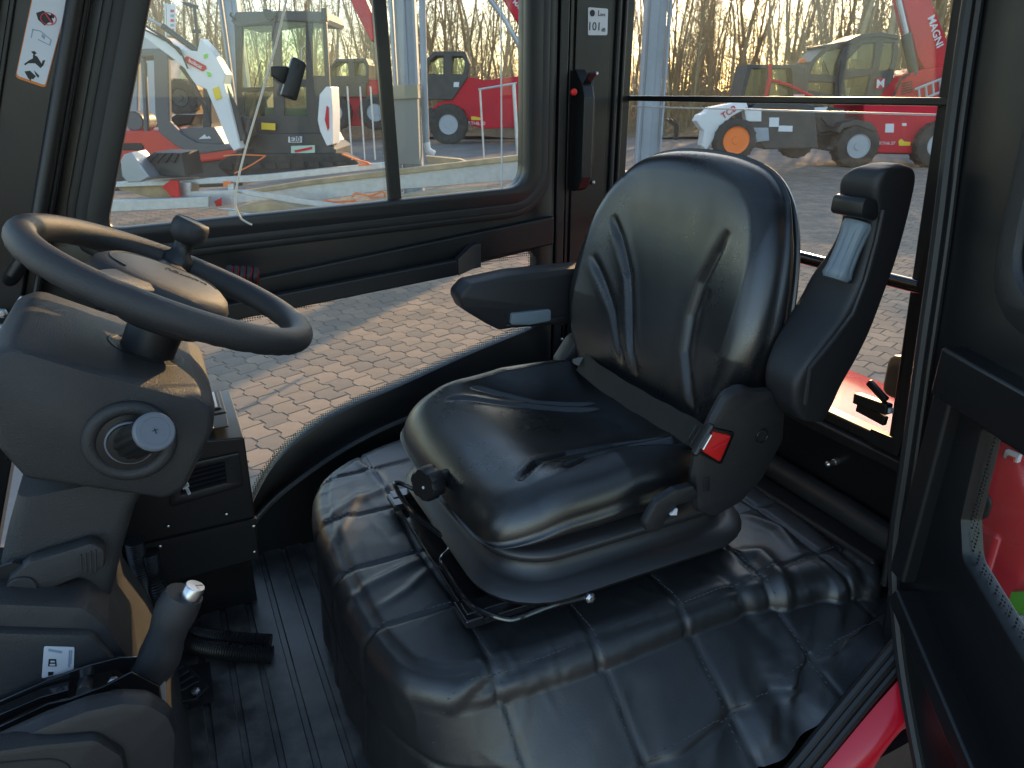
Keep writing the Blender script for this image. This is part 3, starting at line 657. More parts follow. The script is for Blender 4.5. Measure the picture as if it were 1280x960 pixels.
# ================================================================== operator seat
seat = thing('operator_seat', 'black moulded vinyl operator seat with suspension base and armrests', 'seat', (.58, 1.0, 1.2))
def pillow(out2, c2, O, au, av, an, H, er, depth, grooves=(), nrad=105, nside=8, bulge=.0, taper=.02, back=True):
    """upholstered pad: rounded top surface over a 2D outline, with sides and underside"""
    O = np.array(O, float); au = np.array(au, float); av = np.array(av, float); an = np.array(an, float)
    out = np.array(out2, float); c2 = np.array(c2, float); n = len(out); P = []; Hh = []
    rad = np.linalg.norm(out - c2, axis=1)
    for k in range(nrad):
        t = (k / (nrad - 1)); t = 1 - (1 - t) ** 1.35
        pts = c2 + (out - c2) * t; dl = (1 - t) * rad
        h = H(pts); e = np.clip(1 - dl / er, 0, 1); h = h - er * (1 - np.sqrt(np.clip(1 - e * e, 0, 1)))
        for line, w, dep in grooves:
            d, pos = polydist(pts, line); fade = np.clip(np.minimum(pos / .12, (1 - pos) / .2), 0, 1) ** .7
            h = h - dep * np.exp(-(d / w) ** 2) * fade + dep * .12 * np.exp(-((d - 2.2 * w) / (1.2 * w)) ** 2) * fade
        P.append(pts); Hh.append(h)
    he = Hh[-1]
    for k in range(1, nside + 1):
        s = k / nside; b = bulge * math.sin(s * math.pi) - taper * s ** 2
        dirn = (out - c2) / rad[:, None]; P.append(out + dirn * b); Hh.append(he * (1 - s) + (-depth) * s)
    if back:
        for s in (.9, .5, .02): P.append(c2 + (P[nrad + nside - 1] - c2) * s); Hh.append(np.full(n, -depth))
    V = np.concatenate([O + p[:, :1] * au + p[:, 1:] * av + h[:, None] * an for p, h in zip(P, Hh)])
    F = []
    for k in range(len(P) - 1):
        for i in range(n):
            j = (i + 1) % n; F.append((k * n + i, k * n + j, (k + 1) * n + j, (k + 1) * n + i))
    me = np_mesh('pad', V, F); bm = bmesh.new(); bm.from_mesh(me); bmesh.ops.remove_doubles(bm, verts=bm.verts, dist=1e-6); bmesh.ops.recalc_face_normals(bm, faces=bm.faces); bm.to_mesh(me); bm.free()
    return me
# --- cushion: u = X, v = Y, up = Z
co = [(.338, 1.0), (.340, .88), (.352, .80), (.395, .764), (.48, .752), (.60, .752), (.70, .762), (.755, .79), (.77, .88), (.772, 1.0), (.77, 1.12), (.755, 1.21), (.70, 1.240), (.60, 1.252), (.48, 1.250), (.395, 1.236), (.352, 1.20), (.340, 1.12)]
CO = [tuple(p)[:2] for p in catmull([(a, b, 0) for a, b in co], 28, True)]
def Hc(p):
    x, y = p[:, 0], np.abs(p[:, 1] - 1.0)
    h = .026 * np.clip((y - .09) / .10, 0, 1) ** 2 * np.clip((x - .42) / .15, 0, 1)          # bolsters
    h = h - .012 * np.exp(-((x - .64) / .09) ** 2 - (y / .12) ** 2)                          # seat hollow
    h = h - .030 * np.clip((.48 - x) / .15, 0, 1) ** 2                                       # front falls away
    h = h + .010 * np.exp(-((x - .44) / .07) ** 2)
    return h
gy = lambda *px: [tuple(aZ(x, y, 1.418))[:2] for x, y in px]
gr = [(gy((588, 488), (625, 492), (670, 497), (745, 496)), .0042, .007), (gy((556, 499), (610, 502), (680, 503), (750, 502)), .005, .008),
      (gy((648, 599), (672, 580), (710, 566), (770, 555), (860, 552)), .0055, .0105), (gy((705, 592), (735, 578), (790, 566), (862, 562)), .007, .009)]
cush = link('cushion', pillow(CO, (.56, 1.0), (0, 0, 1.412), (1, 0, 0), (0, 1, 0), (0, 0, 1), Hc, .054, .072, gr, bulge=.010, taper=.022), M['vinyl'], seat, smooth=180)
# --- backrest
ba = R(10); BU = np.array((0, 1, 0)); BV = np.array((math.sin(ba), 0, math.cos(ba))); BN = np.array((-math.cos(ba), 0, math.sin(ba)))
BO = np.array((.742, 1.010, 1.40))
bo = [(0, .470), (.09, .465), (.158, .447), (.205, .410), (.236, .353), (.256, .28), (.266, .20), (.257, .13), (.228, .06), (.195, 0.0), (.15, -.045), (.07, -.06), (0, -.062)]
bo = bo + [(-a, b) for a, b in bo[-2:0:-1]]
BOo = [tuple(p)[:2] for p in catmull([(a, b, 0) for a, b in bo], 22, True)]
def Hb(p):
    y, z = np.abs(p[:, 0]), p[:, 1]
    h = .030 * np.clip((y - .10) / .12, 0, 1) ** 1.6 * np.clip(1 - np.abs(z - .17) / .24, 0, 1) ** .6
    h = h + .012 * np.exp(-((z - .09) / .09) ** 2 - (y / .14) ** 2) - .010 * np.clip((z - .36) / .1, 0, 1) ** 2
    return h
def bq(*px):
    out = []
    for x, y in px:
        p = np.array(aP(x, y, tuple(BO + BN * .01), tuple(BN))) - BO; out.append((p @ BU, p @ BV))
    return out
gb = [(bq((906, 288), (890, 320), (872, 355), (860, 395), (855, 440), (862, 490), (872, 520)), .009, .0065), (bq((884, 362), (872, 385), (866, 420), (866, 460)), .008, .0035),
      (bq((764, 268), (772, 300), (781, 345), (785, 390), (790, 440), (797, 470)), .008, .006), (bq((743, 318), (753, 350), (764, 390), (772, 430), (780, 455)), .008, .005)]
back = link('backrest', pillow(BOo, (0, .2), BO, BU, BV, BN, Hb, .040, .048, gb, bulge=.006, taper=.004), M['vinyl'], seat, smooth=180)
# welt and rear shell
mb = MB(); ring = [Vector(tuple(BO + BU * a * 1.005 + BV * b + BN * -.052 + BV * .0)) for a, b in BOo[::5]]
mb.tube(ring, .0048, 8, closed=True); mb.build('welt', M['vinyl'], back)
shell = [(a * .95, .2 + (b - .2) * .96) for a, b in BOo]
link('rear_shell', pillow(shell, (0, .2), BO - BN * .056, BU, BV, -BN, lambda p: np.full(len(p), .028), .025, .0, (), nrad=16, nside=2, taper=0), M['plastic_dark'], seat, smooth=60)
# --- near armrest, flipped up
def yprism(px, y, t, name, m, parent, rad=.012, bev=.006, n=5, rs=None):
    pts = [xz(aY(a, b, y)) for a, b in px]; pts = rpoly(pts, rs or rad, n)
    return link(name, plate_mesh([Vector(p) for p in pts], [], t, XZ(y + t / 2), bev), m, parent)
AS = [((1008, 528), (1028, 529), .036), ((1001, 523), (1034, 525), .052), ((994, 508), (1043, 508), .060), ((996, 480), (1056, 480), .066), ((1012, 450), (1073, 450), .074), ((1035, 420), (1088, 420), .083), ((1057, 390), (1100, 390), .088), ((1073, 358), (1111, 360), .086), ((1084, 330), (1121, 333), .074), ((1092, 300), (1130, 303), .064), ((1097, 270), (1138, 273), .062), ((1095, 246), (1144, 247), .064), ((1097, 228), (1148, 224), .062), ((1104, 214), (1145, 212), .050), ((1115, 207), (1134, 205), .030)]
secs = [(aY(*l, .662), aY(*r, .662), t) for l, r, t in AS]; rings = []
CL = catmull([l for l, r, t in secs], 5); CR = catmull([r for l, r, t in secs], 5); CT = [v.x for v in catmull([(t, 0, 0) for l, r, t in secs], 5)]
for l, r, t in zip(CL, CR, CT):
    mid = (l + r) / 2; e = (r - l); w = e.length / 2; e.normalize(); y0 = .662 + max(0, .044 - t) / 2
    rad = min(.012, w * .7, t * .42)
    rings.append([mid + e * q[0] + Vector((0, y0 + q[1] - .662, 0)) for q in rpoly([(-w, 0), (w, 0), (w, t), (-w, t)], rad, 4)])
mb = MB(); mb.loft(rings); ar = mb.build('armrest', M['plastic'], seat, smooth=60)
yprism([(1082, 250), (1096, 252), (1099, 262), (1096, 274), (1078, 270)], .664, .052, 'armrest_collar', M['plastic_dark'], ar, .006, .003)
# thumb wheel, ribbed roller along the pad
a = aY(1074, 277, .690); b = aY(1044, 349, .690); ax = (b - a)
prof = [(.004, 0), (.019, .001), (.0205, .006), (.0185, .02), (.0175, .04), (.0178, ax.length * .6), (.0185, ax.length - .016), (.0205, ax.length - .006), (.017, ax.length)]
mb = MB(); seg = 64; axn = ax.normalized(); u = axn.orthogonal().normalized(); w = axn.cross(u)
rings = [[a + axn * h + (u * math.cos(2 * math.pi * k / seg) + w * math.sin(2 * math.pi * k / seg)) * (r - (.0022 * max(0, math.cos(8 * 2 * math.pi * k / seg)) if .01 < h < ax.length - .01 else 0)) for k in range(seg)] for r, h in [(p[0], p[1]) for p in prof]]
mb.loft(rings); mb.build('height_roller', M['grey_plastic'], ar, smooth=50)
yprism([(992, 492), (998, 466), (1008, 458), (1006, 492), (1010, 510), (996, 510)], .672, .040, 'pivot_cover', M['plastic_dark'], ar, .008, .003)
mb = MB(); mb.tube([aY(1006, 505, .661), aY(1012, 460, .661), aY(1042, 424, .661), aY(1066, 392, .661), aY(1082, 350, .661), aY(1096, 300, .661), aY(1104, 262, .661)], .004, 8); mb.build('pad_piping', M['plastic'], ar)
mb = MB(); mb.lathe([(.03, -.06), (.03, .03), (.024, .045)], (.868, .735, 1.53), (0, -1, 0), 24); mb.build('armrest_pivot', M['plastic_dark'], seat)
# --- far armrest, lowered
af = yprism([(580, 371), (590, 360), (640, 349), (700, 342), (745, 338), (748, 396), (700, 398), (665, 402), (628, 408), (612, 400), (586, 384)], 1.27, .062, 'armrest', M['plastic'], seat, .008, .010)
yprism([(641, 393), (688, 388), (688, 400), (664, 405), (640, 405)], 1.262, .012, 'adjuster', M['grey_plastic'], af, .004, .002)
yprism([(655, 403), (700, 398), (745, 388), (748, 400), (700, 404), (628, 409)], 1.266, .06, 'under_cover', M['plastic_dark'], af, .004, .004)
# --- near side cover with the buckle
sc_ = yprism([(878, 596), (884, 566), (902, 526), (916, 500), (930, 493), (942, 498), (963, 497), (977, 522), (975, 552), (951, 597), (926, 624), (897, 640), (880, 634)], .702, .024, 'side_cover', M['plastic'], seat, .012, .012)
mb = MB(); mb.tube([aY(953, 545, .7005) + Vector((.011 * math.cos(t), 0, .011 * math.sin(t))) for t in np.linspace(0, 2 * math.pi, 28, endpoint=False)], .0008, 6, closed=True); mb.build('cap_ring', M['frame'], sc_)
yprism([(876, 566), (890, 536), (918, 542), (902, 580)], .697, .012, 'buckle_surround', M['frame'], sc_, .003, .002)
bk = yprism([(880, 564), (892, 541), (913, 546), (900, 576)], .692, .010, 'buckle_button', M['red_plastic'], sc_, .002, .0015)
mb = MB(); mb.bar(aY(889, 562, .6915), aY(907, 554, .6915), .0012, .002, (0, -1, 0)); mb.build('button_slot', M['ink_red'], bk)
yprism([(880, 599), (887, 596), (887, 614), (880, 614)], .7005, .01, 'slot', M['ink'], sc_, .001, .0005)
# recline lever
rl = yprism([(810, 655), (824, 630), (846, 616), (866, 611), (872, 622), (846, 630), (832, 645), (826, 662), (812, 662)], .700, .016, 'recline_lever', M['plastic'], seat, .006, .005)
yprism([(838, 644), (843, 640), (847, 636), (846, 644)], .6985, .004, 'mark', M['sticker'], rl, .0005, .0004)
# far side cover and belt anchor
yprism([(706, 455), (722, 430), (742, 415), (748, 425), (742, 470), (715, 490)], 1.215, .045, 'side_cover', M['plastic'], seat, .01, .008)
# --- belt
belt = thing('seat_belt', 'black lap belt buckled across the seat between backrest and cushion', 'seat belt', (.72, 1.0, 1.42))
P0 = [aZ(727, 452, 1.447), aZ(745, 468, 1.446), aZ(775, 488, 1.447), aZ(805, 506, 1.449), aZ(835, 523, 1.454), aZ(858, 536, 1.463), aY(878, 549, .694)]
path = catmull(P0, 6); mb = MB(); rings = []
for i, p in enumerate(path):
    t = (path[min(i + 1, len(path) - 1)] - path[max(i - 1, 0)]).normalized()
    wv = Vector((.5, -.05, .85)); wv = (wv - t * wv.dot(t)).normalized(); nn = t.cross(wv)
    tw = .020 + .0008 * math.sin(i * .9)
    rings.append([p + wv * tw + nn * .0007, p + nn * .0012, p - wv * tw + nn * .0007, p - wv * tw - nn * .0007, p - nn * .0002, p + wv * tw - nn * .0007])
mb.loft(rings); mb.build('strap', M['belt'], belt, smooth=40)
t = (path[-1] - path[-8]).normalized(); wv = Vector((.5, -.05, .85)); wv = (wv - t * wv.dot(t)).normalized(); nn = t.cross(wv)
if nn.dot(Vector((-1, -1, .6))) < 0: nn = -nn
c = path[-1] + t * .002
mbx = MB(); mbx.box(c, (.052, .016, .009), Matrix((wv, t, nn)).transposed()); tg = mbx.build('tongue', M['plastic_dark'], belt, bevel=.004, seg=3)
mbx = MB(); mbx.box(c + t * .014 - nn * .001, (.024, .016, .0022), Matrix((wv, t, nn)).transposed()); mbx.build('tongue_plate', M['metal'], tg, bevel=.0006)
for k, (a_, b_) in enumerate([((-.014, -.030), (.014, -.030)), ((-.014, -.055), (.014, -.055)), ((-.014, -.030), (.014, -.055)), ((.014, -.030), (-.014, -.055)), ((-.014, -.030), (-.014, -.055)), ((.014, -.030), (.014, -.055))]):
    f = lambda q: path[-1] + wv * q[0] + t * q[1] + nn * .0017
    mbx = MB(); mbx.tube([f(a_), f(b_)], .0006, 5); mbx.build('stitch_line', M['frame_satin'], belt)
mbx = MB(); p = path[0]; mbx.tube([p + Vector((.03, .05, -.03)), p + Vector((.012, .02, -.008)), p], [.02, .02, .018], 12, flat=.5); mbx.build('anchor_sleeve', M['plastic_dark'], belt)
# --- suspension bellows
def rrect(x0, x1, y0, y1, r, z, n=7):
    out = []
    for cx, cy, a0 in ((x1 - r, y1 - r, 0), (x0 + r, y1 - r, 90), (x0 + r, y0 + r, 180), (x1 - r, y0 + r, 270)):
        for k in range(n + 1):
            a = R(a0 + 90 * k / n); out.append(Vector((cx + r * math.cos(a), cy + r * math.sin(a), z)))
    return out
prof = [(1.356, -.030), (1.350, -.016), (1.344, -.013), (1.334, -.008), (1.330, .004), (1.325, .018), (1.319, .027), (1.312, .029), (1.306, .025), (1.302, .014), (1.299, .004), (1.294, .002), (1.284, .007), (1.273, .012), (1.267, .022), (1.259, .038), (1.249, .046), (1.239, .040), (1.228, .008)]
mb = MB(); rings = []
for z, o in prof:
    f = (1.352 - z) / .123
    rings.append(rrect(.385 - o, .80 + o + .015 * f, .785 - o, 1.215 + o, .07 + max(0, o), z))
mb.loft(rings); mb.build('bellows', mat('bellows_rubber', (.016, .016, .018), .4, spec=.7, bump=(500, .15, .0006)), seat, smooth=60)
mb = MB(); mb.box((.58, 1.0, 1.337), (.36, .36, .06)); mb.build('seat_pan', M['plastic_dark'], seat, bevel=.01)
# --- rails, base plate, slide bar, weight knob
for yy in (.802, 1.165):
    mb = MB(); mb.box((.56, yy, 1.219), (.50, .046, .012)); mb.box((.56, yy, 1.229), (.50, .028, .012)); mb.build('slide_rail', M['chrome_dark'], seat, bevel=.002)
mb = MB(); mb.box((.355, .985, 1.213), (.075, .36, .006)); mb.build('base_plate', M['chrome_dark'], seat, bevel=.0015)
for yy in (.80, 1.15):
    mb = MB(); mb.box((.318, yy, 1.226), (.03, .05, .014)); mb.build('rail_end', M['chrome_dark'], seat, bevel=.003)
bz = 1.245
bp = [aZ(519, 612, 1.262), aZ(500, 604, 1.265), aZ(494, 608, 1.263), aZ(515, 640, 1.255), aZ(540, 660, 1.25), aZ(559, 676, 1.247), aZ(562, 687, 1.245), aZ(552, 699, 1.243), aZ(560, 715, 1.24), aZ(585, 752, 1.236), aZ(603, 764, 1.235), aZ(632, 774, 1.235), aZ(650, 772, 1.236), aZ(690, 757, 1.237), aZ(738, 745, 1.238)]
mb = MB(); mb.tube(catmull(bp, 4), .0045, 10); mb.build('slide_bar', M['chrome_dark'], seat)
mb = MB(); mb.lathe([(.009, 0), (.009, .006), (.005, .009)], aZ(736, 746, 1.238), (0, -1, .2), 6); mb.build('bolt', M['metal'], seat, bevel=.001)
kc = aX(537, 603, .317); kx = Vector((-.9, -.42, .12)).normalized()
mb = MB(); seg = 48
prof = [(.012, -.03), (.014, -.012), (.0255, -.012), (.0280, -.008), (.0280, .012), (.0255, .017), (.004, .0165)]
u = kx.orthogonal().normalized(); w = kx.cross(u)
mb.loft([[kc + kx * h + (u * math.cos(2 * math.pi * k / seg) + w * math.sin(2 * math.pi * k / seg)) * (r - (.0026 if math.cos(6 * 2 * math.pi * k / seg) > .55 and r > .022 else 0)) for k in range(seg)] for r, h in prof])
kn = mb.build('weight_knob', M['plastic_dark'], seat, smooth=40)
mb = MB(); mb.box(kc + kx * .0168 + u * .004, (.004, .004, .0012), Matrix((u, w, kx)).transposed()); mb.build('mark', M['sticker'], kn)
mb = MB(); mb.tube([kc - kx * .025, kc - kx * .06], .012, 12); mb.build('knob_stem', M['frame'], seat)
# ================================================================== steering wheel
WC = Vector((0, 1.0, 1.72)); WN = Vector((.472, 0, .881)).normalized(); WA = Vector((.881, 0, -.472)).normalized(); WB = Vector((0, 1, 0)); WR = .1695
def wl(a, b, h=0): return WC + WA * a + WB * b + WN * h
def rim_at(px):                                                  # angle on the rim nearest to a pixel
    p = aP(px[0], px[1], WC, WN) - WC; return math.atan2(p.dot(WB), p.dot(WA))
sw = thing('steering_wheel', 'dark grey steering wheel with spinner knob above the column', 'steering wheel', tuple(WC - WN * .12))
mb = MB(); n = 96
rings = []
for k in range(n):
    a = 2 * math.pi * k / n; rad = WA * math.cos(a) + WB * math.sin(a); ring = []
    for j in range(18):
        t = 2 * math.pi * j / 18; r = .0168
        wav = .0012 * max(0, math.cos(36 * a)) if -2.6 < math.sin(t) * 0 + t - 6.3 and 3.6 < t < 5.6 else 0   # finger waves underneath
        ring.append(WC + rad * (WR + math.cos(t) * (r - wav)) + WN * math.sin(t) * (r * 1.06 - wav))
    rings.append(ring)
mb.loft(rings, True, False, True); rim = mb.build('rim', M['wheel_rubber'], sw, smooth=180)
# hub: oval boss
def oval(r1, r2, h, n=40, dx=0., ang=0.):
    out = []
    for k in range(n):
        a = 2 * math.pi * k / n; x = r1 * math.copysign(abs(math.cos(a)) ** .85, math.cos(a)); y = r2 * math.copysign(abs(math.sin(a)) ** .85, math.sin(a))
        out.append(wl(x + dx, y, h))
    return out
HUB = [(0, .0150), (.2, .0149), (.45, .0143), (.65, .0128), (.82, .0092), (.94, .002), (1.0, -.009)]
def hubz(x, y): return float(np.interp((abs((x + .012) / .086) ** 2.353 + abs(y / .080) ** 2.353) ** .425, [a for a, _ in HUB], [b for _, b in HUB]))
mb = MB(); mb.loft([oval(max(.003, .086 * f), max(.003, .080 * f), h, dx=-.012) for f, h in HUB] + [oval(.085, .079, -.016, dx=-.012), oval(.078, .074, -.027, dx=-.010), oval(.060, .058, -.050), oval(.052, .05, -.056)]); hub = mb.build('hub', M['wheel_rubber'], sw, smooth=60)
mb = MB(); mb.tube([wl(.066 * math.cos(t) - .012, .060 * math.sin(t), hubz(.066 * math.cos(t) - .012, .060 * math.sin(t)) + .0004) for t in np.linspace(.25, 3.9, 40)], .0012, 6); mb.build('cover_seam', M['ink'], hub)
me = text_mesh('MANITOU', .0155, Matrix.Identity(4), .0004)
for v in me.vertices:
    x, y = .012 - v.co.x * .75, .010 - v.co.y; v.co = wl(x, y, hubz(x, y) + .0009 + v.co.z)
link('lettering', me, M['ink'], hub, smooth=0)
for px, w0, w1 in [((214, 323), .030, .020), ((84, 343), .030, .018)]:
    a = rim_at(px); d = WA * math.cos(a) + WB * math.sin(a); sdir = WN.cross(d)
    mb = MB(); rings = []
    for f, w, h0, h1 in ((.03, w0 * 1.3, .008, -.026), (.09, w0, .006, -.020), (.125, w1, .004, -.015), (.168, w1, .002, -.012)):
        c = WC + d * f; rings.append([c + sdir * w + WN * (h0 - .006), c + sdir * w * .6 + WN * h0, c - sdir * w * .6 + WN * h0, c - sdir * w + WN * (h0 - .006), c - sdir * w * .7 + WN * h1, c + sdir * w * .7 + WN * h1])
    mb.loft(rings); mb.build('spoke', M['wheel_rubber'], sw, smooth=70, bevel=.004)
a = rim_at((221, 326)); kb = WC + (WA * math.cos(a) + WB * math.sin(a)) * (WR - .014)
mb = MB(); mb.lathe([(.021, -.006), (.021, .012), (.0145, .018), (.0135, .034), (.0145, .037)], kb, WN, 28); kn = mb.build('knob_stem', M['plastic_dark'], sw, smooth=50)
mb = MB(); mb.lathe([(.014, .034), (.019, .038), (.0245, .044), (.026, .052), (.0255, .062), (.0235, .068), (.021, .0695), (.0205, .0685), (.004, .0688)], kb, WN, 36); mb.build('spinner_knob', M['wheel_rubber'], sw, smooth=45)

# ================================================================== steering column
sc2 = thing('steering_column', 'dark grey plastic steering column housing below the wheel', 'steering column', (-.2, 1.0, .95))
def colring(pts, y0, y1, r=.03):
    pass
headp = [(-.205, 1.585), (-.207, 1.655), (-.19, 1.698), (-.165, 1.705), (-.10, 1.667), (.005, 1.612), (.024, 1.592), (.016, 1.560), (-.028, 1.488), (-.050, 1.480), (-.19, 1.545)]
hp = rpoly(headp, .018, 4); mb = MB(); rings = []
ccx, ccz = -.09, 1.60
for y, s in ((.868, .90), (.872, .955), (.882, .985), (.90, 1.0), (1.10, 1.0), (1.118, .985), (1.128, .955), (1.132, .90)):
    rings.append([Vector((ccx + (p[0] - ccx) * s, y, ccz + (p[1] - ccz) * s)) for p in hp])
mb.loft(rings); head = mb.build('head_housing', M['column'], sc2, smooth=40)
# stem
mb = MB(); rings = []
for z, x0, x1, hw in ((1.515, -.205, -.055, .112), (1.47, -.225, -.088, .112), (1.42, -.245, -.110, .112), (1.345, -.275, -.140, .118), (1.27, -.29, -.142, .125), (1.20, -.30, -.125, .13), (1.10, -.31, -.108, .13), (.95, -.32, -.10, .13)):
    rings.append([Vector((p[0], p[1], z)) for p in rpoly([(x0, 1 - hw), (x1, 1 - hw), (x1, 1 + hw), (x0, 1 + hw)], .022, 4)])
mb.loft(rings); mb.build('stem', M['column'], sc2, smooth=40)
# rubber collar and shaft
mb = MB(); mb.lathe([(.033, -.10), (.034, -.06), (.048, -.055)], WC, WN, 32); mb.build('shaft_cover', M['plastic_dark'], sc2)
ring = [WC - WN * .098 + (WA * math.cos(t) + WB * math.sin(t)) * .046 for t in np.linspace(0, 2 * math.pi, 40, endpoint=False)]
mb = MB(); mb.tube(ring, .0055, 10, closed=True); mb.build('collar', M['rubber'], sc2)
# stalk boss on the near face
bc = aY(163, 551, .866)
mb = MB(); mb.tube([bc + Vector((.042 * math.cos(t), 0, .042 * math.sin(t))) for t in np.linspace(0, 2 * math.pi, 40, endpoint=False)], .0085, 12, closed=True); mb.build('boss_ring', M['column'], sc2, smooth=180)
mb = MB(); mb.lathe([(.036, 0), (.036, .003), (.026, .004), (.024, .012), (.016, .013)], bc + Vector((0, .001, 0)), (.06, -1, .04), 32); mb.build('boss_socket', M['plastic_dark'], sc2)
mb = MB(); mb.tube([bc + Vector((.025 * math.cos(t), -.006, .025 * math.sin(t))) for t in np.linspace(0, 2 * math.pi, 30, endpoint=False)], .002, 8, closed=True); mb.build('socket_ring', M['cap_grey'], sc2)
ce = aY(192, 540, .790); sa = aY(160, 556, .868); ax = (ce - sa).normalized(); L = (ce - sa).length
ctl = thing('control_stalk', 'short ribbed black control stalk with grey end cap on the column', 'stalk', tuple(sa))
mb = MB(); seg = 48; u = ax.orthogonal().normalized(); w = ax.cross(u)
mb.loft([[sa + ax * h + (u * math.cos(2 * math.pi * k / seg) + w * math.sin(2 * math.pi * k / seg)) * (r - (.0018 if k % 4 < 2 and .012 < h < L - .006 else 0)) for k in range(seg)] for r, h in ((.016, -.005), (.0165, .010), (.0195, .014), (.0205, L - .012), (.0195, L - .002))]); mb.build('grip', M['plastic_dark'], ctl, smooth=30)
mb = MB(); mb.lathe([(.0185, L - .003), (.0213, L - .001), (.0213, L + .004), (.0195, L + .006), (.0152, L + .0062), (.015, L + .0056), (.0002, L + .0058)], sa, ax, 40); cap = mb.build('end_cap', M['cap_grey'], ctl, smooth=30)
mb = MB(); e = ax.cross(Vector((0, 0, 1))).normalized(); f = e.cross(ax)
mb.bar(ce + ax * .0065 - e * .003 + f * .001, ce + ax * .0065 + e * .003 + f * .001, .0006, .001, tuple(ax)); mb.bar(ce + ax * .0065 + f * -.003 , ce + ax * .0065 + f * .003, .0006, .001, tuple(ax)); mb.build('mark', M['ink'], cap, smooth=0)
# seam of the housing halves
mb = MB(); mb.tube([Vector((-.056, .8715, 1.635)), Vector((-.060, .8665, 1.60)), Vector((-.063, .8665, 1.585))], .0006, 5); mb.build('seam', M['ink'], head)
# tilt lever
lv = thing('tilt_lever', 'dark grey tilt lever with ribbed tip on the column stem', 'lever', (-.2, .87, 1.36))
def yp2(px, y, t, name, m, parent, rad=.006, bev=.004):
    return link(name, plate_mesh([Vector(p) for p in rpoly([xz(aY(a, b, y)) for a, b in px], rad, 4)], [], t, XZ(y + t / 2), bev), m, parent)
yp2([(9, 742), (16, 724), (40, 706), (92, 690), (114, 683), (126, 690), (126, 708), (116, 717), (98, 719), (45, 740), (25, 752)], .862, .022, 'lever_arm', M['column'], lv)
mb = MB(); mb.lathe([(.016, 0), (.016, .003), (.0145, .0045), (.012, .0045), (.0118, .0035), (.0002, .0038)], aY(27, 735, .862), (0, -1, 0), 32); mb.build('pivot_cap', M['column'], lv)
for k in range(4):
    a = aY(101 + k * 6.2, 693 - k * 1.9, .8615); b = aY(102 + k * 6, 716 - k * .6, .8615); mb = MB(); mb.tube([a, b], .0012, 6); mb.build('grip_rib', M['column'], lv)
mb = MB(); mb.prism([aY(*p, .868) for p in [(62, 738), (83, 729), (80, 740)]], (0, .003, 0)); mb.build('arrow_mark', M['ink'], sc2, smooth=0)
mb = MB(); mb.prism([aY(*p, .868) for p in [(0, 752), (80, 754), (87, 760), (84, 766), (0, 762)]], (0, .004, 0)); mb.build('slot', M['ink'], sc2, smooth=0)
mb = MB(); mb.prism([aY(*p, .872) for p in [(-10, 712), (15, 704), (45, 706), (8, 738), (-10, 734)]], (0, .004, 0)); mb.build('slot', M['ink'], sc2, smooth=0)

# ================================================================== lower console with sticker
cs = thing('lower_console', 'dark plastic lower console with small white sticker beside the column', 'console', (-.25, .86, .95))
def yp3(px, y0, y1, name, m, parent, rad=.01, bev=.008):
    return link(name, plate_mesh([Vector(p) for p in rpoly([xz(aY(a, b, y0)) for a, b in px], rad, 4)], [], y1 - y0, XZ((y0 + y1) / 2), bev), m, parent)
yp3([(-60, 764), (98, 770), (122, 790), (150, 828), (160, 900), (-60, 960)], .825, .95, 'housing', M['column'], cs, .012, .012)
yp3([(-60, 796), (110, 800), (135, 828), (130, 880), (-60, 930)], .812, .84, 'front_panel', M['column'], cs, .01, .006)
stq = [xz(aY(a, b, .8105)) for a, b in [(55, 808), (93, 809), (92, 838), (60, 846), (52, 848)]]
lab = thing('instruction_sticker', 'small white instruction sticker on the lower console', 'sticker', (-.17, .81, 1.33))
link('face', plate_mesh([Vector(p) for p in rpoly(stq, .002, 3)], [], .0008, XZ(.8108)), M['sticker'], lab, smooth=0)
def inkp(polys, m, y=.8098):
    b = MB()
    for pl in polys: b.prism([aY(a, c, y) for a, c in pl], (0, .0003, 0))
    return b.build('pictogram', m, lab, smooth=0)
inkp([[(61, 811), (78, 814), (77, 817), (60, 814)]], M['ink_blue'])
inkp([[(61, 824), (70, 824), (71, 833), (60, 833)]], M['ink']); inkp([[(63, 826), (68, 826), (69, 828), (63, 828)], [(62, 830), (69, 830), (69, 832), (62, 832)]], M['sticker'], .8094)
inkp([[(86, 813), (88, 813), (87, 834), (85, 834)], [(89, 813), (90, 813), (89, 830), (88, 830)]], M['ink_blue'])
inkp([[(60, 840), (67, 840), (66, 844), (60, 845)]], M['ink'])

fold_into(lab, cs, 'face'); fold_into(ctl, sc2, 'grip'); fold_into(lv, sc2, 'lever_arm')
# ================================================================== hand brake
hb = thing('hand_brake', 'hand brake lever with dark grip and silver push button', 'lever', (-.12, .8, 1.25))
gp = [aY(*p, .79) for p in [(168, 856), (185, 846), (199, 822), (208, 795), (218, 768), (231, 742)]]
mb = MB(); gpath = catmull(gp, 6); nn_ = len(gpath)
mb.tube(gpath, [.018 + .005 * math.sin(min(1, i / 6) * 1.57) + .0015 * math.cos(i * .5) - (.003 if i < 2 else 0) for i in range(nn_)], 18); mb.build('grip', M['wheel_rubber'], hb, smooth=60, bevel=.004)
d = (gp[-1] - gp[-2]).normalized(); bt = gp[-1] + _rt * .008
mb = MB(); mb.lathe([(.0118, -.006), (.0118, .010), (.0108, .0115), (.0001, .0118)], bt, d, 24); bb = mb.build('button', M['metal'], hb, smooth=40)
mb = MB(); mb.bar(bt + d * .0119 - _rt * .009, bt + d * .0119 + _rt * .009, .0006, .0006); mb.build('groove', M['ink'], bb)
def plate_px(px, y, t, name, m=M['chrome_dark']):
    b = MB(); b.prism([aY(a, c, y) for a, c in px], (0, t, 0)); return b.build(name, m, hb, bevel=.0015)
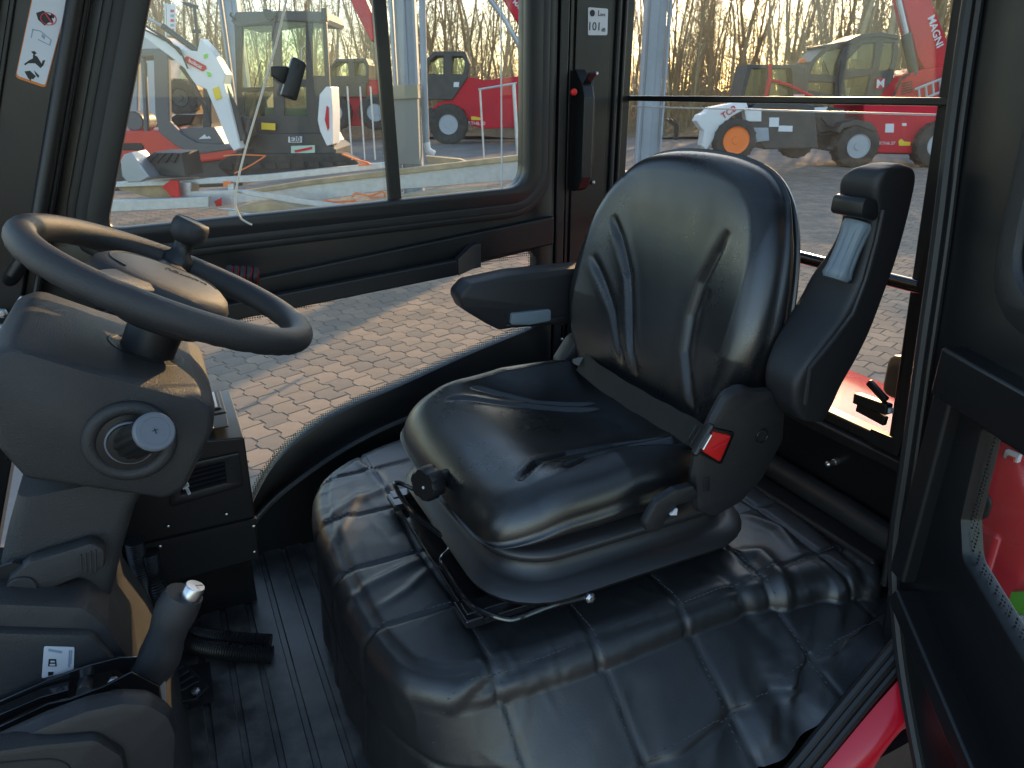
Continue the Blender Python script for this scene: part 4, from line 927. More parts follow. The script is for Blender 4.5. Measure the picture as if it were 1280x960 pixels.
plate_px([(-60, 898), (0, 876), (60, 850), (110, 832), (150, 822), (172, 822), (190, 836), (172, 858), (145, 838), (110, 845), (88, 853), (86, 848), (0, 886), (-60, 908)], .80, .004, 'side_plate')
plate_px([(-60, 935), (0, 908), (60, 880), (88, 874), (130, 858), (165, 840), (200, 858), (205, 890), (190, 880), (130, 872), (88, 886), (0, 930), (-60, 955)], .765, .004, 'side_plate')
plate_px([(-60, 915), (0, 893), (50, 872), (86, 862), (86, 872), (50, 882), (0, 906), (-60, 925)], .782, .016, 'link_rod')
plate_px([(194, 852), (207, 850), (208, 884), (196, 878)], .772, .02, 'stop_bracket', M['galv'])
mb = MB(); mb.tube([aY(107, 852, .80), aY(105, 866, .768)], .0078, 14); mb.build('spacer_pin', M['metal'], hb)
for px, y in [((142, 851), .775), ((143, 866), .762), ((105, 877), .762)]:
    mb = MB(); mb.lathe([(.0065, 0), (.0065, .005), (.003, .007)], aY(*px, y), (0, -1, .15), 6); mb.build('bolt', M['metal'] if px[1] < 860 else M['frame'], hb, bevel=.001)
cv = thing('brake_console_cover', 'rounded dark plastic cover below the hand brake lever', 'cover', (-.15, .66, 1.0))
yp3([(-80, 985), (0, 948), (60, 920), (110, 901), (150, 892), (178, 893), (200, 906), (208, 926), (206, 970), (196, 1100), (-80, 1200)], .665, .695, 'housing', M['plastic'], cv, .012, .012)
yp3([(-80, 960), (40, 941), (115, 934), (144, 952), (152, 990), (146, 1100), (-80, 1200)], .652, .68, 'raised_panel', M['plastic'], cv, .012, .008)
mb = MB(); mb.tube(catmull([aY(*p, .6515) for p in [(-20, 956), (40, 950), (70, 950), (86, 958), (92, 975)]], 6), .0009, 6); mb.build('lid_seam', M['ink'], cv)

# ================================================================== heater box
hx = thing('heater_box', 'black metal heater box with louvred vent below the far window', 'heater', (-.05, 1.37, 1.1))
mb = MB(); mb.prism([(-.19, 1.25, 1.203), (.067, 1.25, 1.203), (.070, 1.25, 1.372), (-.19, 1.25, 1.40)], (0, .245, 0)); mb.build('casing', M['frame'], hx, bevel=.003)
mb = MB(); mb.prism([(-.19, 1.247, 1.105), (.064, 1.247, 1.112), (.066, 1.247, 1.197), (-.19, 1.247, 1.199)], (0, .25, 0)); mb.build('lower_casing', M['frame'], hx, bevel=.003)
mb = MB(); mb.box((-.07, 1.42, 1.03), (.24, .16, .17)); mb.build('dark_filler', M['frame'], hx, bevel=.003)  # black block added to fill the dark space under the casing
mb = MB(); mb.prism([(-.19, 1.243, 1.196), (.069, 1.243, 1.196), (.069, 1.243, 1.204), (-.19, 1.243, 1.204)], (0, .01, 0)); mb.build('flange', M['frame_satin'], hx)
fr = [xz(aY(a, b, 1.247)) for a, b in [(210, 585), (298, 566), (303, 606), (214, 632)]]
hl = [xz(aY(a, b, 1.247)) for a, b in [(222, 590), (281, 575), (284, 603), (226, 619)]]
vf = link('vent_frame', plate_mesh([Vector(p) for p in rpoly(fr, .004, 3)], [[Vector(p) for p in rpoly(hl, .003, 3)][::-1]], .008, XZ(1.247), .0015), M['plastic_dark'], hx)
for k in range(5):
    t = (k + .5) / 5; a = Vector(hl[0]).lerp(Vector(hl[3]), t); b = Vector(hl[1]).lerp(Vector(hl[2]), t)
    mb = MB(); mb.bar((a.x, 1.247, a.y), (b.x, 1.247, b.y), .009, .0014, (0, -.6, .8)); mb.build('louvre', M['frame_satin'], vf)
mb = MB(); mb.prism([(p[0], 1.2525, p[1]) for p in hl], (0, .004, 0)); mb.build('vent_back', M['ink'], vf, smooth=0)
for px in [(283, 643), (210, 658), (317, 658), (318, 690), (200, 683)]:
    mb = MB(); mb.lathe([(.0032, 0), (.0032, .0015), (.0015, .0025)], aY(*px, 1.2465), (0, -1, 0), 10); mb.build('screw', M['metal'], hx)
ts = thing('switch_panel', 'metal framed rocker switch panel on the heater box', 'switch', (.01, 1.36, 1.383))
def hz(px): return aZ(px[0], px[1], 1.386)
tf = [hz(p) for p in [(255, 492), (275, 489), (283, 517), (259, 521)]]
mb = MB(); mb.prism(tf, (0, 0, .004)); mb.build('bezel', M['frame_satin'], ts, bevel=.0015)
mb = MB(); mb.prism([p + Vector((0, 0, .0045)) for p in [hz(q) for q in [(260, 495), (272, 493), (277, 513), (263, 516)]]], (0, 0, .002)); mb.build('rocker', M['ink'], ts, bevel=.001)
mb = MB(); mb.prism([p + Vector((0, 0, .0065)) for p in [hz(q) for q in [(265, 495), (268, 494), (273, 513), (269, 514)]]], (0, 0, .0015)); mb.build('rocker_stripe', M['galv'], ts)
mb = MB(); mb.prism([hz(p) for p in [(254, 524), (283, 519), (286, 534), (254, 540)]], (0, 0, .003)); mb.build('lower_bezel', M['frame'], ts, bevel=.001)
mb = MB(); mb.lathe([(.006, 0), (.006, .010), (.004, .012), (.004, .022)], hz((262, 534)), (.1, -.2, 1), 12); mb.build('toggle', M['metal'], ts)
fold_into(ts, hx, 'bezel'); mb = MB(); mb.bar(aY(229, 601, .94), aY(237, 618, .925), .004, .0025, (0, -1, 0)); mb.bar(aY(230, 604, .936), aY(233, 610, .93), .009, .0022, (0, -1, 0))
tag(mb.build('ignition_key', M['galv'], None, bevel=.0006), 'small brass tinted key hanging below the steering column', 'key')

# ================================================================== hoses and pedal
def hose(path, r, name, label):
    P = catmull(path, 26); L = [0]
    for a, b in zip(P[:-1], P[1:]): L.append(L[-1] + (b - a).length)
    tot = L[-1]; n = int(tot / .00225); out = []; j = 0
    for k in range(n + 1):
        s = tot * k / n
        while j < len(L) - 2 and L[j + 1] < s: j += 1
        t = (s - L[j]) / max(1e-6, L[j + 1] - L[j]); out.append(P[j].lerp(P[j + 1], t))
    mb = MB(); mb.tube(out, [r * (1 + .07 * math.cos(k * math.pi)) for k in range(len(out))], 14)
    return tag(mb.build(name, M['plastic_dark'], None, smooth=25), label, 'hose')
hose([aY(168, 676, 1.235), aY(172, 700, 1.235), aY(180, 730, 1.235), aZ(200, 766, 1.03), aZ(232, 789, .985), aZ(282, 799, .978), aZ(338, 803, .968)], .0155, 'corrugated_hose', 'black corrugated hose running from the heater box across the floor, rear one')
hose([aY(186, 690, 1.235), aY(190, 715, 1.235), aY(200, 742, 1.225), aZ(215, 778, 1.03), aZ(238, 804, .985), aZ(285, 814, .978), aZ(340, 818, .968)], .0155, 'corrugated_hose', 'black corrugated hose nearer the pedal in front of its twin')
hole = MB(); hole.prism([aZ(*p, .9495) for p in [(312, 796), (334, 794), (340, 816), (318, 822)]], (0, 0, .0012)); hole.build('hose_cutout', M['ink'], floor, smooth=0)
hole = MB(); hole.prism([aZ(*p, .9495) for p in [(205, 838), (262, 828), (268, 876), (214, 896)]], (0, 0, .0012)); hole.build('pedal_cutout', M['ink'], floor, smooth=0)
pd = thing('foot_pedal', 'ribbed black foot pedal on the cab floor behind the hand brake', 'pedal', (-.12, 1.15, .95))
pc = [aZ(*p, 1.0) for p in [(148, 812), (180, 778), (262, 862), (246, 878), (214, 884)]]
mb = MB(); mb.prism(pc, (0, 0, .008)); mb.build('plate', M['frame_satin'], pd, bevel=.002)
e0, e1 = aZ(180, 780, 1.0), aZ(258, 860, 1.0); f0, f1 = aZ(150, 812, 1.0), aZ(214, 882, 1.0)
for k in range(13):
    t = (k + .6) / 13.4; a = e0.lerp(e1, t); b = f0.lerp(f1, t); a, b = a.lerp(b, .08), b.lerp(a, .08)
    mb = MB(); mb.bar(a + Vector((0, 0, .0095)), b + Vector((0, 0, .0095)), .0052, .004); mb.build('tread_rib', M['rubber'], pd, bevel=.001)
mb = MB(); mb.lathe([(.008, 0), (.008, .005), (.004, .008)], aZ(245, 866, 1.009), (0, 0, 1), 6); mb.build('bolt', M['metal'], pd, bevel=.001)
mb = MB(); mb.box((-.14, 1.17, .975), (.05, .05, .05)); mb.build('pivot_block', M['frame'], pd, bevel=.003)
# ================================================================== red bodywork of the truck around the cab
body = thing('red_truck', 'glossy red truck body behind and below the black cab', 'truck', (1.4, 1.0, .6))
def hullring(x, top, near, far, dip, low=.85):
    pts = []
    prof = [(near + .02, low), (near, low + .15), (near - .004, top - .22), (near + .01, top - .09), (near + .04, top - .03), (near + .10, top), (near + .20, top - dip * .6), (near + .34, top - dip), ((near + far) / 2, top - dip), (far - .2, top - dip), (far - .06, top - dip - .02), (far, top - dip - .08), (far, low)]
    return [Vector((x, y, z)) for y, z in prof]
mb = MB(); rings = []
for x, top, near, dip in ((1.120, 1.34, .52, .10), (1.124, 1.42, .485, .12), (1.15, 1.455, .462, .14), (1.26, 1.46, .452, .15), (1.42, 1.44, .455, .14), (1.56, 1.40, .465, .125), (1.63, 1.35, .485, .11), (1.66, 1.26, .52, .10), (1.67, 1.1, .55, .08)):
    rings.append([Vector(tuple(p)) for p in catmull(hullring(x, top, near, 1.62, dip), 4)])
mb.loft(rings, False, False); hull = mb.build('rear_hull', M['red'], body, smooth=60)
mb = MB(); mb.box((1.12, 1.04, 1.05), (.02, 1.05, .5)); mb.build('front_closure', M['red'], body, bevel=.01)
# black pocket and lamp on the hull corner
pp = [aX(*p, 1.132) for p in [(1205, 600), (1232, 606), (1244, 624), (1240, 640), (1212, 652)]]
mb = MB(); mb.prism([(p.x - .012, p.y, p.z) for p in [Vector((0, q[0], q[1])) + Vector((1.13, 0, 0)) for q in rpoly([(p.y, p.z) for p in pp], .012, 4)]], (.03, 0, 0)); mb.build('air_pocket', M['plastic_dark'], body, bevel=.004)
mb = MB(); mb.tube([(1.117, q[0], q[1]) for q in rpoly([(p.y, p.z) for p in pp], .012, 4)], .005, 8, closed=True); mb.build('pocket_rim', M['plastic_dark'], body)
mb = MB(); mb.loft([[Vector((1.13, y, z)) for y, z in rpoly([(.50, 1.44), (.50, 1.52), (.78, 1.52), (.78, 1.44)], .02, 3)], [Vector((1.40, y, z)) for y, z in rpoly([(.47, 1.435), (.49, 1.49), (.78, 1.49), (.78, 1.43)], .02, 3)]]); mb.build('lamp_bracket', M['plastic_dark'], body, bevel=.006)
p = aX(1266, 570, 1.125); mb = MB(); mb.box(p, (.01, .022, .014)); mb.build('reflector', M['sticker'], body, bevel=.002)
p = aX(1264, 573, 1.118); mb = MB(); mb.box(p, (.006, .01, .006)); mb.build('reflector', M['red_plastic'], body)
p = aX(1278, 745, 1.128)
mb = MB(); mb.box(p + Vector((0, -.02, 0)), (.008, .09, .035), Matrix.Rotation(R(-32), 3, 'X')); mb.build('green_decal', M['green'], body)
mb = MB(); mb.box(p + Vector((-.002, -.02, -.032)), (.008, .09, .016), Matrix.Rotation(R(-32), 3, 'X')); mb.build('white_decal', M['sticker'], body)
# sill beads along the near door opening
def sill(name, pts, y, r, m, parent=cabt, fl=1.0):
    b = MB(); b.tube(catmull([aY(a, c, y) for a, c in pts], 5), r, 10, flat=fl); return b.build(name, m, parent)
S1 = [(880, 1090), (940, 1015), (991, 958), (1045, 892), (1090, 838), (1126, 797), (1160, 762)]
sill('sill_seal', S1, .505, .0085, M['rubber'])
sill('sill_bead', [(a + 12, b + 2) for a, b in S1], .495, .008, M['frame_satin'])
sill('sill_bead', [(a + 26, b + 4) for a, b in S1], .487, .007, M['frame_satin'])
mb = MB(); rows = [[aY(a + k, b + k * .1, y) for a, b in S1] for k, y in ((-8, .53), (6, .507), (30, .487), (42, .482))]
mb.loft(rows, False, False); mb.build('sill_plate', M['frame'], cabt)
up_ = [(900, 1115), (960, 1040), (1031, 958), (1085, 893), (1130, 842), (1175, 792), (1200, 765)]
dn_ = [(985, 1160), (1040, 1050), (1089, 958), (1102, 934), (1122, 912), (1148, 902), (1185, 905)]
up_c = catmull([aY(a, b, .480) for a, b in up_], 6); dn_c = catmull([aY(a, b, .452) for a, b in dn_], 6)
rows = []
for f, o in ((0, 0), (.06, -.004), (.25, -.012), (.5, -.018), (.8, -.014), (.97, -.006), (1, .004)):
    rows.append([a.lerp(b, f) + Vector((0, o, 0)) for a, b in zip(up_c, dn_c)])
rows.append([b + Vector((0, .09, 0)) for b in dn_c])
mb = MB(); mb.loft(rows, False, False); mb.build('front_fender', M['red'], body, smooth=70)
mb = MB(); mb.prism([aY(*p, .440) for p in [(1140, 888), (1150, 882), (1152, 898), (1138, 900)]], (0, .004, 0)); mb.build('decal', M['sticker'], body, smooth=0)
mb = MB(); mb.box((.95, .72, .55), (1.3, .02, .8)); mb.build('inner_fender', M['frame'], body)
mb = MB(); mb.box((.5, 1.05, .87), (1.3, 1.1, .12)); mb.build('chassis_floor', M['frame'], body)
tc_ = aY(1110, 1010, .54)
mb = MB(); mb.lathe([(.05, 0), (.085, -.002), (.10, -.012), (.112, -.02), (.118, .06)], tc_, (0, -1, 0), 40); ty = mb.build('wheel', M['tyre'], body)
mb = MB(); mb.lathe([(.002, .012), (.045, .010), (.055, .0), (.06, -.01)], tc_, (0, -1, 0), 32); mb.build('rim', M['rim_grey'], ty)
# green film tag behind the seat
gt = thing('green_tag', 'bright green folded tag with white edges behind the seat', 'tag', (1.2, 1.07, 1.4))
for pl, m, nm in [([(983, 374), (990, 376), (996, 402), (992, 414), (983, 408), (980, 390)], 'green', 'flap'), ([(980, 410), (992, 414), (982, 428), (977, 424)], 'green', 'flap'), ([(968, 436), (974, 432), (971, 441), (966, 441)], 'green', 'flap'), ([(962, 445), (972, 440), (968, 455), (960, 458)], 'sticker', 'white_panel')]:
    mb = MB(); mb.prism([aX(a, b, 1.21) for a, b in pl], (.008, 0, 0)); mb.build(nm, M[m], gt, smooth=0)

# ================================================================== ground and pavers
gm = mat('sandy_joint_ground', (.19, .165, .14), .9, c2=(.13, .115, .10), cscale=2.2, bump=(40, .4, .01))
mb = MB(); mb.add([(-400, -400, -.012), (400, -400, -.012), (400, 400, -.012), (-400, 400, -.012)], [(0, 1, 2, 3)])
ground = structure(mb.build('ground', gm, None, smooth=0))
PA = R(20)                                                        # direction of the straight joints
pu = Vector((math.cos(PA), math.sin(PA), 0)); pv = Vector((-math.sin(PA), math.cos(PA), 0))
LU, LV, GAP, JOG = .16, .20, .008, .032
# two stone shapes, cut half a step apart, with stepped long edges so that neighbours interlock
WAV = [(0, 0), (.36, 0), (.50, 1), (.86, 1), (1, 0)]
def wave(t):
    t = t % 1.0
    for (a, x), (b_, y) in zip(WAV[:-1], WAV[1:]):
        if a <= t <= b_: return (x + (y - x) * (t - a) / (b_ - a)) * JOG
    return 0
def stone_geo(ph):
    g = GAP / 2; ts = sorted(set([ph] + [a + k for k in (0, 1) for a, _ in WAV if ph < a + k < ph + 1] + [ph + 1]))
    vv = [min(max((t - ph) * LV, g), LV - g) for t in ts]
    left = [Vector((wave(t) + g, v, 0)) for t, v in zip(ts, vv)]; right = [Vector((wave(t) + LU - g, v, 0)) for t, v in zip(ts, vv)]
    ol = right + left[::-1]; oc = Vector((LU / 2 + JOG / 2, LV / 2, 0)); n = len(ol); ins = [oc + (p - oc) * .97 for p in ol]
    vs = [Vector((p.x, p.y, -.03)) for p in ol] + [Vector((p.x, p.y, -.003)) for p in ol] + [Vector((p.x, p.y, 0)) for p in ins]
    fs = [(i, (i + 1) % n, n + (i + 1) % n, n + i) for i in range(n)] + [(n + i, n + (i + 1) % n, 2 * n + (i + 1) % n, 2 * n + i) for i in range(n)] + [tuple(range(2 * n, 3 * n))]
    return [v - oc for v in vs], fs
PH = .12
STONES = [stone_geo(PH), stone_geo(PH + .5)]
def paver_mat(name, c, c2): return mat(name, c, .95, spec=.15, c2=c2, cscale=3, cfac=.8, csharp=(.3, .7), bump=(120, .5, .004), bump2=(14, .3, .006), detail=8)
PM = [paver_mat('concrete_paver_a', (.29, .235, .185), (.21, .18, .15)), paver_mat('concrete_paver_b', (.33, .265, .205), (.25, .205, .165)), paver_mat('concrete_paver_c', (.25, .215, .18), (.18, .16, .14))]
rot = Matrix((pu, pv, Vector((0, 0, 1)))).transposed()
base_me = []
for SV, SF in STONES:
  for m in PM:
    me = bpy.data.meshes.new('paver'); me.from_pydata([tuple(rot @ v) for v in SV], [], SF); me.update(); me.materials.append(m); base_me.append(me)
def in_view(p):
    """which patch of paving the windows show"""
    d = p - CAM; k = d.dot(_fw)
    if k < .5: return None
    return 640 + FPX * d.dot(_rt) / k, 480 - FPX * d.dot(_up) / k
cells = []
for i in range(-50, 190):
    for j in range(-5, 180):
        p = pu * (i * LU) + pv * ((j + (.5 if i % 2 else 0)) * LV); q = in_view(p)
        if q is None or p.length > 24: continue
        x, y = q
        seen1 = 150 < x < 690 and 300 < y < 640; seen2 = 950 < x < 1170 and 195 < y < 470; seen3 = 100 < x < 680 and 230 < y <= 300
        if not (seen1 or seen2 or seen3): continue
        cells.append((p.length, i, j, p))
cells.sort(key=lambda c: c[0])
near, rest = cells[:300], cells[300:]
for k, (d, i, j, p) in enumerate(near):
    o = bpy.data.objects.new('paver', base_me[(i * 7 + j * 13 + (i * j) % 5) % 3 + 3 * (i % 2)]); col.objects.link(o)
    o.location = p + Vector((0, 0, random.uniform(-.0025, .001))); o.rotation_euler = (random.gauss(0, .004), random.gauss(0, .004), random.gauss(0, .004))
    attach(o, ground)
for mi in range(6):
    SV, SF = STONES[mi // 3]; RV = np.array([tuple(rot @ v) for v in SV])
    sel = [c for c in rest if (c[1] * 7 + c[2] * 13 + (c[1] * c[2]) % 5) % 3 == mi % 3 and c[1] % 2 == mi // 3]
    V_ = np.concatenate([RV + np.array(tuple(c[3])) + np.array([0, 0, random.uniform(-.0025, .001)]) for c in sel]); n = len(RV)
    F_ = [tuple(i + k * n for i in f) for k in range(len(sel)) for f in SF]
    me = np_mesh('pavers', V_, F_); o = link('distant_pavers', me, PM[mi % 3], ground, smooth=0); stuff(o)
print('pavers', len(near), len(rest))
# paving beyond the stones
fm_ = mat('far_paving', (.23, .21, .19), .95, spec=.15, c2=(.17, .155, .14), cscale=.8, bump=(6, .4, .03))
mb = MB(); c_ = aZ(640, 200, 0)
mb.add([(-45, 8, -.008), (45, -8, -.008), (60, 60, -.008), (-30, 60, -.008)], [(0, 1, 2, 3)])
structure(mb.build('far_paving', fm_, None, smooth=0))
# ================================================================== yard machines; each stands d metres ahead and has its own depth
def bgp(root, name, px, d, depth, m, bev=.01, rad=0, holes=()):
    """a body panel whose side outline is px, d metres ahead, depth metres deep"""
    o = aD(640, 115, d); o.z = 0; Mx = basis(o, _rt, (0, 0, 1)); inv = Mx.inverted()
    def loc(p): q = inv @ aD(p[0], p[1], d); return Vector((q.x, q.y))
    pts = [loc(p) for p in px]
    if rad: pts = rpoly(pts, rad, 4)
    hs = [[loc(p) for p in h] for h in holes]
    def area(r): return sum(r[i - 1].x * r[i].y - r[i].x * r[i - 1].y for i in range(len(r)))
    if area(pts) < 0: pts = pts[::-1]
    hs = [h if area(h) < 0 else h[::-1] for h in hs]
    me = plate_mesh(pts, hs, depth, Mx @ Matrix.Translation((0, 0, -depth / 2)), min(bev, depth * .2))
    return link(name, me, m, root, smooth=20)
def bgt(root, name, px, d, r, m, seg=8):
    b = MB(); b.tube([aD(x, y, d) for x, y in px], r, seg); return b.build(name, m, root)
def bgwheel(root, cx, cy, d, r, w, rimm, rimr=.55, name='wheel'):
    c = aD(cx, cy, d); b = MB()
    pr = [(r * rimr, -.02), (r * .80, -.03), (r * .95, 0), (r, .05), (r, w - .05), (r * .95, w), (r * rimr, w)]
    b.lathe(pr, c, HF, 36, cap=False); wt = b.build(name, M['tyre'], root, smooth=40)
    b = MB(); b.lathe([(.001, -.02), (r * .18, -.02), (r * .2, .0), (r * .42, .02), (r * rimr * .97, -.01), (r * rimr * 1.03, -.035), (r * rimr * 1.05, .0)], c, HF, 28); b.build('rim', rimm, wt, smooth=35)
    nl = 18; b = MB()
    for k in range(nl):
        a = 2 * math.pi * k / nl; ur = _rt * math.cos(a) + Vector((0, 0, 1)) * math.sin(a); ut = -_rt * math.sin(a) + Vector((0, 0, 1)) * math.cos(a)
        b.box(c + ur * r * .99 + HF * w * .5, (r * .07, r * .09, w * .9), Matrix((ur, ut, HF)).transposed())
    b.build('tread', M['tyre'], wt); return wt
def bgtext(root, txt, px0, px1, d, size, m, name='lettering', bold=.0):
    a = aD(*px0, d - .02); b_ = aD(*px1, d - .02); x = (b_ - a).normalized(); y = (-HF).cross(x)
    me = text_mesh(txt, 1.0, Matrix.Identity(4), .012, .012 if bold else 0); xs = [v.co.x for v in me.vertices]; k = (b_ - a).length / (max(xs) - min(xs))
    me.transform(basis((a + b_) / 2, x, y) @ Matrix.Scale(k, 4)); return link(name, me, m, root, smooth=0)
def zz(x0, y0, s):
    return lambda *pts: [(x0 + a / s, y0 + b / s) for a, b in pts]
A = zz(980, 0, 4.3625)
# --- big red telehandler behind the rear window
d = 21.0
tA = thing('red_telehandler', 'big red telehandler with raised boom and ladder seen through rear window', 'telehandler', tuple(aD(1110, 208, d) * Vector((1, 1, 0)) if False else (aD(1110, 208, d).x, aD(1110, 208, d).y, 0)))
bgp(tA, 'upper_body', A((505, 548), (600, 425), (770, 383), (935, 350), (975, 360), (985, 560), (900, 575), (520, 575)), d + .3, 1.6, M['red_far'], .03)
bgp(tA, 'lower_body', A((440, 575), (985, 575), (985, 640), (880, 645), (815, 700), (770, 800), (745, 832), (505, 828), (480, 740), (440, 680)), d, 2.0, M['red_far'], .03)
bgp(tA, 'chassis', A((170, 640), (900, 640), (900, 790), (760, 840), (500, 835), (240, 820), (170, 740)), d + .4, 1.4, M['grey_frame'], .02)
bgp(tA, 'cab_frame', A((108, 548), (113, 470), (150, 340), (225, 262), (350, 240), (430, 205), (530, 195), (622, 210), (616, 330), (590, 430), (500, 548)), d + .1, 1.1, M['grey_frame'], .03,
    holes=[A((135, 410), (165, 340), (232, 275), (330, 258), (300, 330), (292, 415)), A((125, 500), (130, 440), (285, 448), (280, 525), (150, 500)), A((335, 385), (340, 330), (430, 235), (505, 228), (500, 310), (485, 380)), A((325, 430), (480, 405), (450, 535), (335, 535)), A((512, 390), (540, 230), (606, 228), (600, 330), (580, 388))])
for hp_ in (A((118, 505), (135, 400), (165, 340), (232, 270), (335, 255), (285, 530)), A((320, 540), (335, 340), (430, 230), (608, 222), (600, 330), (580, 400), (450, 540))):
    bgp(tA, 'cab_pane', hp_, d + .16, .02, M['glass_tint'], .002)
bgp(tA, 'cab_seat', A((380, 470), (400, 330), (440, 330), (450, 470)), d + .6, .4, M['grey_frame'], .04)
bm_ = bgp(tA, 'boom', A((640, -60), (775, -60), (800, 10), (932, 345), (905, 372), (785, 392), (735, 310)), d + .5, .6, M['red_far'], .03)
a_, b_ = A((800, 90), (850, 255)); bgtext(bm_, 'MAGNI', a_, b_, d + .49, .95, M['sticker'], 'lettering', .02)
bgt(tA, 'boom_rod', A((610, -60), (668, 190)), d + .45, .07, M['galv'])
bgt(tA, 'boom_cylinder', A((664, 185), (708, 410)), d + .42, .13, M['grey_frame'], 14)
ld = bgt(tA, 'ladder', A((712, 488), (930, 402)), d + .1, .035, M['rim_grey']); bgt(ld, 'stile', A((720, 556), (935, 468)), d + .1, .035, M['rim_grey'])
for k in range(6):
    x = 735 + k * 38; bgt(ld, 'rung', A((x, 480 - k * 15.5), (x + 6, 550 - k * 15.5)), d + .1, .028, M['rim_grey'])
bgp(tA, 'logo_plate', A((505, 430), (552, 428), (548, 480), (500, 485)), d + .05, .04, M['red_far'], .005)
a_, b_ = A((506, 460), (546, 455)); bgtext(tA, 'M', a_, b_, d + .04, .6, M['sticker'], 'emblem', .04)
a_, b_ = A((520, 782), (605, 782)); bgtext(tA, 'RTH6.27', a_, b_, d, .36, M['sticker'])
bgp(tA, 'decal', A((555, 675), (600, 675), (598, 722), (552, 722)), d - .01, .02, M['sticker'], .002)
bgp(tA, 'decal', A((645, 672), (668, 672), (668, 686), (645, 686)), d - .01, .02, M['sticker'], .002)
bgp(tA, 'decal', A((625, 770), (640, 757), (655, 772), (690, 775), (688, 794), (628, 794)), d - .01, .02, M['yellow'], .002)
b = MB(); b.lathe([(.001, .02), (.18, .02), (.18, 0)], aD(*A((763, 772))[0], d), -HF, 20); b.build('decal', M['sticker'], tA)
bgwheel(tA, *A((405, 797))[0], d - .25, .60, .5, M['rim_grey'], .52); bgwheel(tA, *A((845, 790))[0], d - .25, .62, .5, M['rim_grey'], .52)
bgp(tA, 'mudguard', A((290, 715), (320, 675), (400, 655), (470, 670), (500, 700), (490, 712), (400, 680), (325, 695), (305, 722)), d - .3, .55, M['grey_frame'], .02)
bgp(tA, 'step', A((235, 800), (270, 800), (270, 815), (235, 815)), d - .1, .4, M['grey_frame'], .01); bgt(tA, 'hand_rail', A((300, 540), (296, 430), (310, 330)), d, .02, M['ink'])
bgt(tA, 'hydraulic_hose', A((690, 400), (640, 430), (600, 520), (560, 560)), d + .2, .03, M['ink']); bgt(tA, 'hydraulic_hose', A((180, 640), (160, 700), (190, 740), (250, 730)), d - .05, .03, M['ink']); bgt(tA, 'hydraulic_hose', A((200, 640), (240, 690), (300, 690)), d - .05, .025, M['ink'])
for k in range(5): bgp(tA, 'grille_slat', A((640, 455 + k * 14), (700, 440 + k * 14), (700, 446 + k * 14), (640, 461 + k * 14)), d + .28, .03, M['ink'], .004)
bgt(tA, 'wiper', A((250, 420), (215, 330)), d + .08, .015, M['ink']); bgp(tA, 'roof_panel', A((225, 262), (350, 240), (430, 205), (530, 195), (622, 210), (620, 196), (530, 180), (425, 190), (345, 226), (220, 250)), d + .05, 1.2, M['grey_frame'], .02)
bgt(tA, 'mirror_arm', A((110, 470), (90, 460), (88, 520)), d, .03, M['grey_frame'])
bgp(tA, 'beacon', A((88, 338), (92, 322), (112, 322), (116, 338)), d + .4, .12, M['orange'], .02)
bgp(tA, 'mast_head', A((150, 620), (180, 585), (330, 600), (330, 700), (200, 720)), d + .1, .8, M['grey_frame'], .03)
bgp(tA, 'work_lamp', A((160, 590), (235, 588), (225, 606), (165, 606)), d - .05, .15, M['sticker'], .02)
# --- small loader with white arm and orange rim
d = 18.5; B_ = zz(800, 0, 4.57)
lo = thing('compact_loader', 'grey compact loader with white arm and orange wheel rim', 'loader', (aD(910, 205, d).x, aD(910, 205, d).y, 0))
bgp(lo, 'rear_body', B_((625, 640), (700, 560), (914, 600), (990, 610), (1010, 840), (720, 845), (640, 760)), d + .2, 1.2, M['grey_frame'], .04)
bgp(lo, 'side_tank', B_((640, 735), (730, 735), (735, 800), (640, 810)), d + .05, .3, M['column_steel'], .02)
bgp(lo, 'cab_frame', B_((580, 560), (622, 375), (905, 375), (950, 390), (955, 600), (600, 600)), d + .3, 1.0, M['grey_frame'], .02, holes=[B_((592, 552), (635, 388), (730, 388), (712, 555)), B_((755, 388), (870, 388), (880, 552), (735, 555))])
bgp(lo, 'cab_pane', B_((590, 555), (632, 385), (880, 385), (885, 555)), d + .5, .02, M['glass_tint'], .002)
bgt(lo, 'red_guard', B_((742, 365), (742, 440), (718, 560)), d + .25, .05, M['red_far']); bgt(lo, 'red_guard', B_((742, 455), (850, 485), (1000, 560)), d + .25, .035, M['red_far'])
bgp(lo, 'loader_arm', B_((330, 690), (345, 665), (380, 650), (405, 622), (470, 610), (600, 585), (610, 610), (520, 660), (450, 735), (420, 790), (380, 848), (362, 830), (375, 745), (352, 725)), d, .5, M['white'], .03)
a_, b_ = B_((468, 668), (548, 615)); bgtext(lo, 'TCB', a_, b_, d, .45, M['red_far'], 'lettering', .01)
bgp(lo, 'hood_panel', B_((600, 620), (690, 625), (690, 690), (612, 690)), d + .1, .3, M['white'], .02)
bgp(lo, 'decal', B_((740, 672), (795, 672), (792, 724), (738, 724)), d + .18, .02, M['sticker'], .002)
bgp(lo, 'decal', B_((795, 718), (872, 720), (870, 752), (790, 750)), d + .18, .02, M['sticker'], .002)
bgp(lo, 'decal', B_((880, 540), (940, 540), (945, 590), (880, 590)), d + .25, .02, mat('pink_film', (.7, .35, .38), .5), .002)
bgwheel(lo, *B_((548, 802))[0], d - .2, .50, .4, M['orange'], .62); bgwheel(lo, *B_((905, 800))[0], d + .9, .45, .4, M['grey_frame'], .5)
for k in range(3): bgt(lo, 'grille_hoop', B_((150 + k * 22, 680), (200 + k * 8, 720), (195 + k * 8, 800)), d + 2, .03, M['grey_frame'])
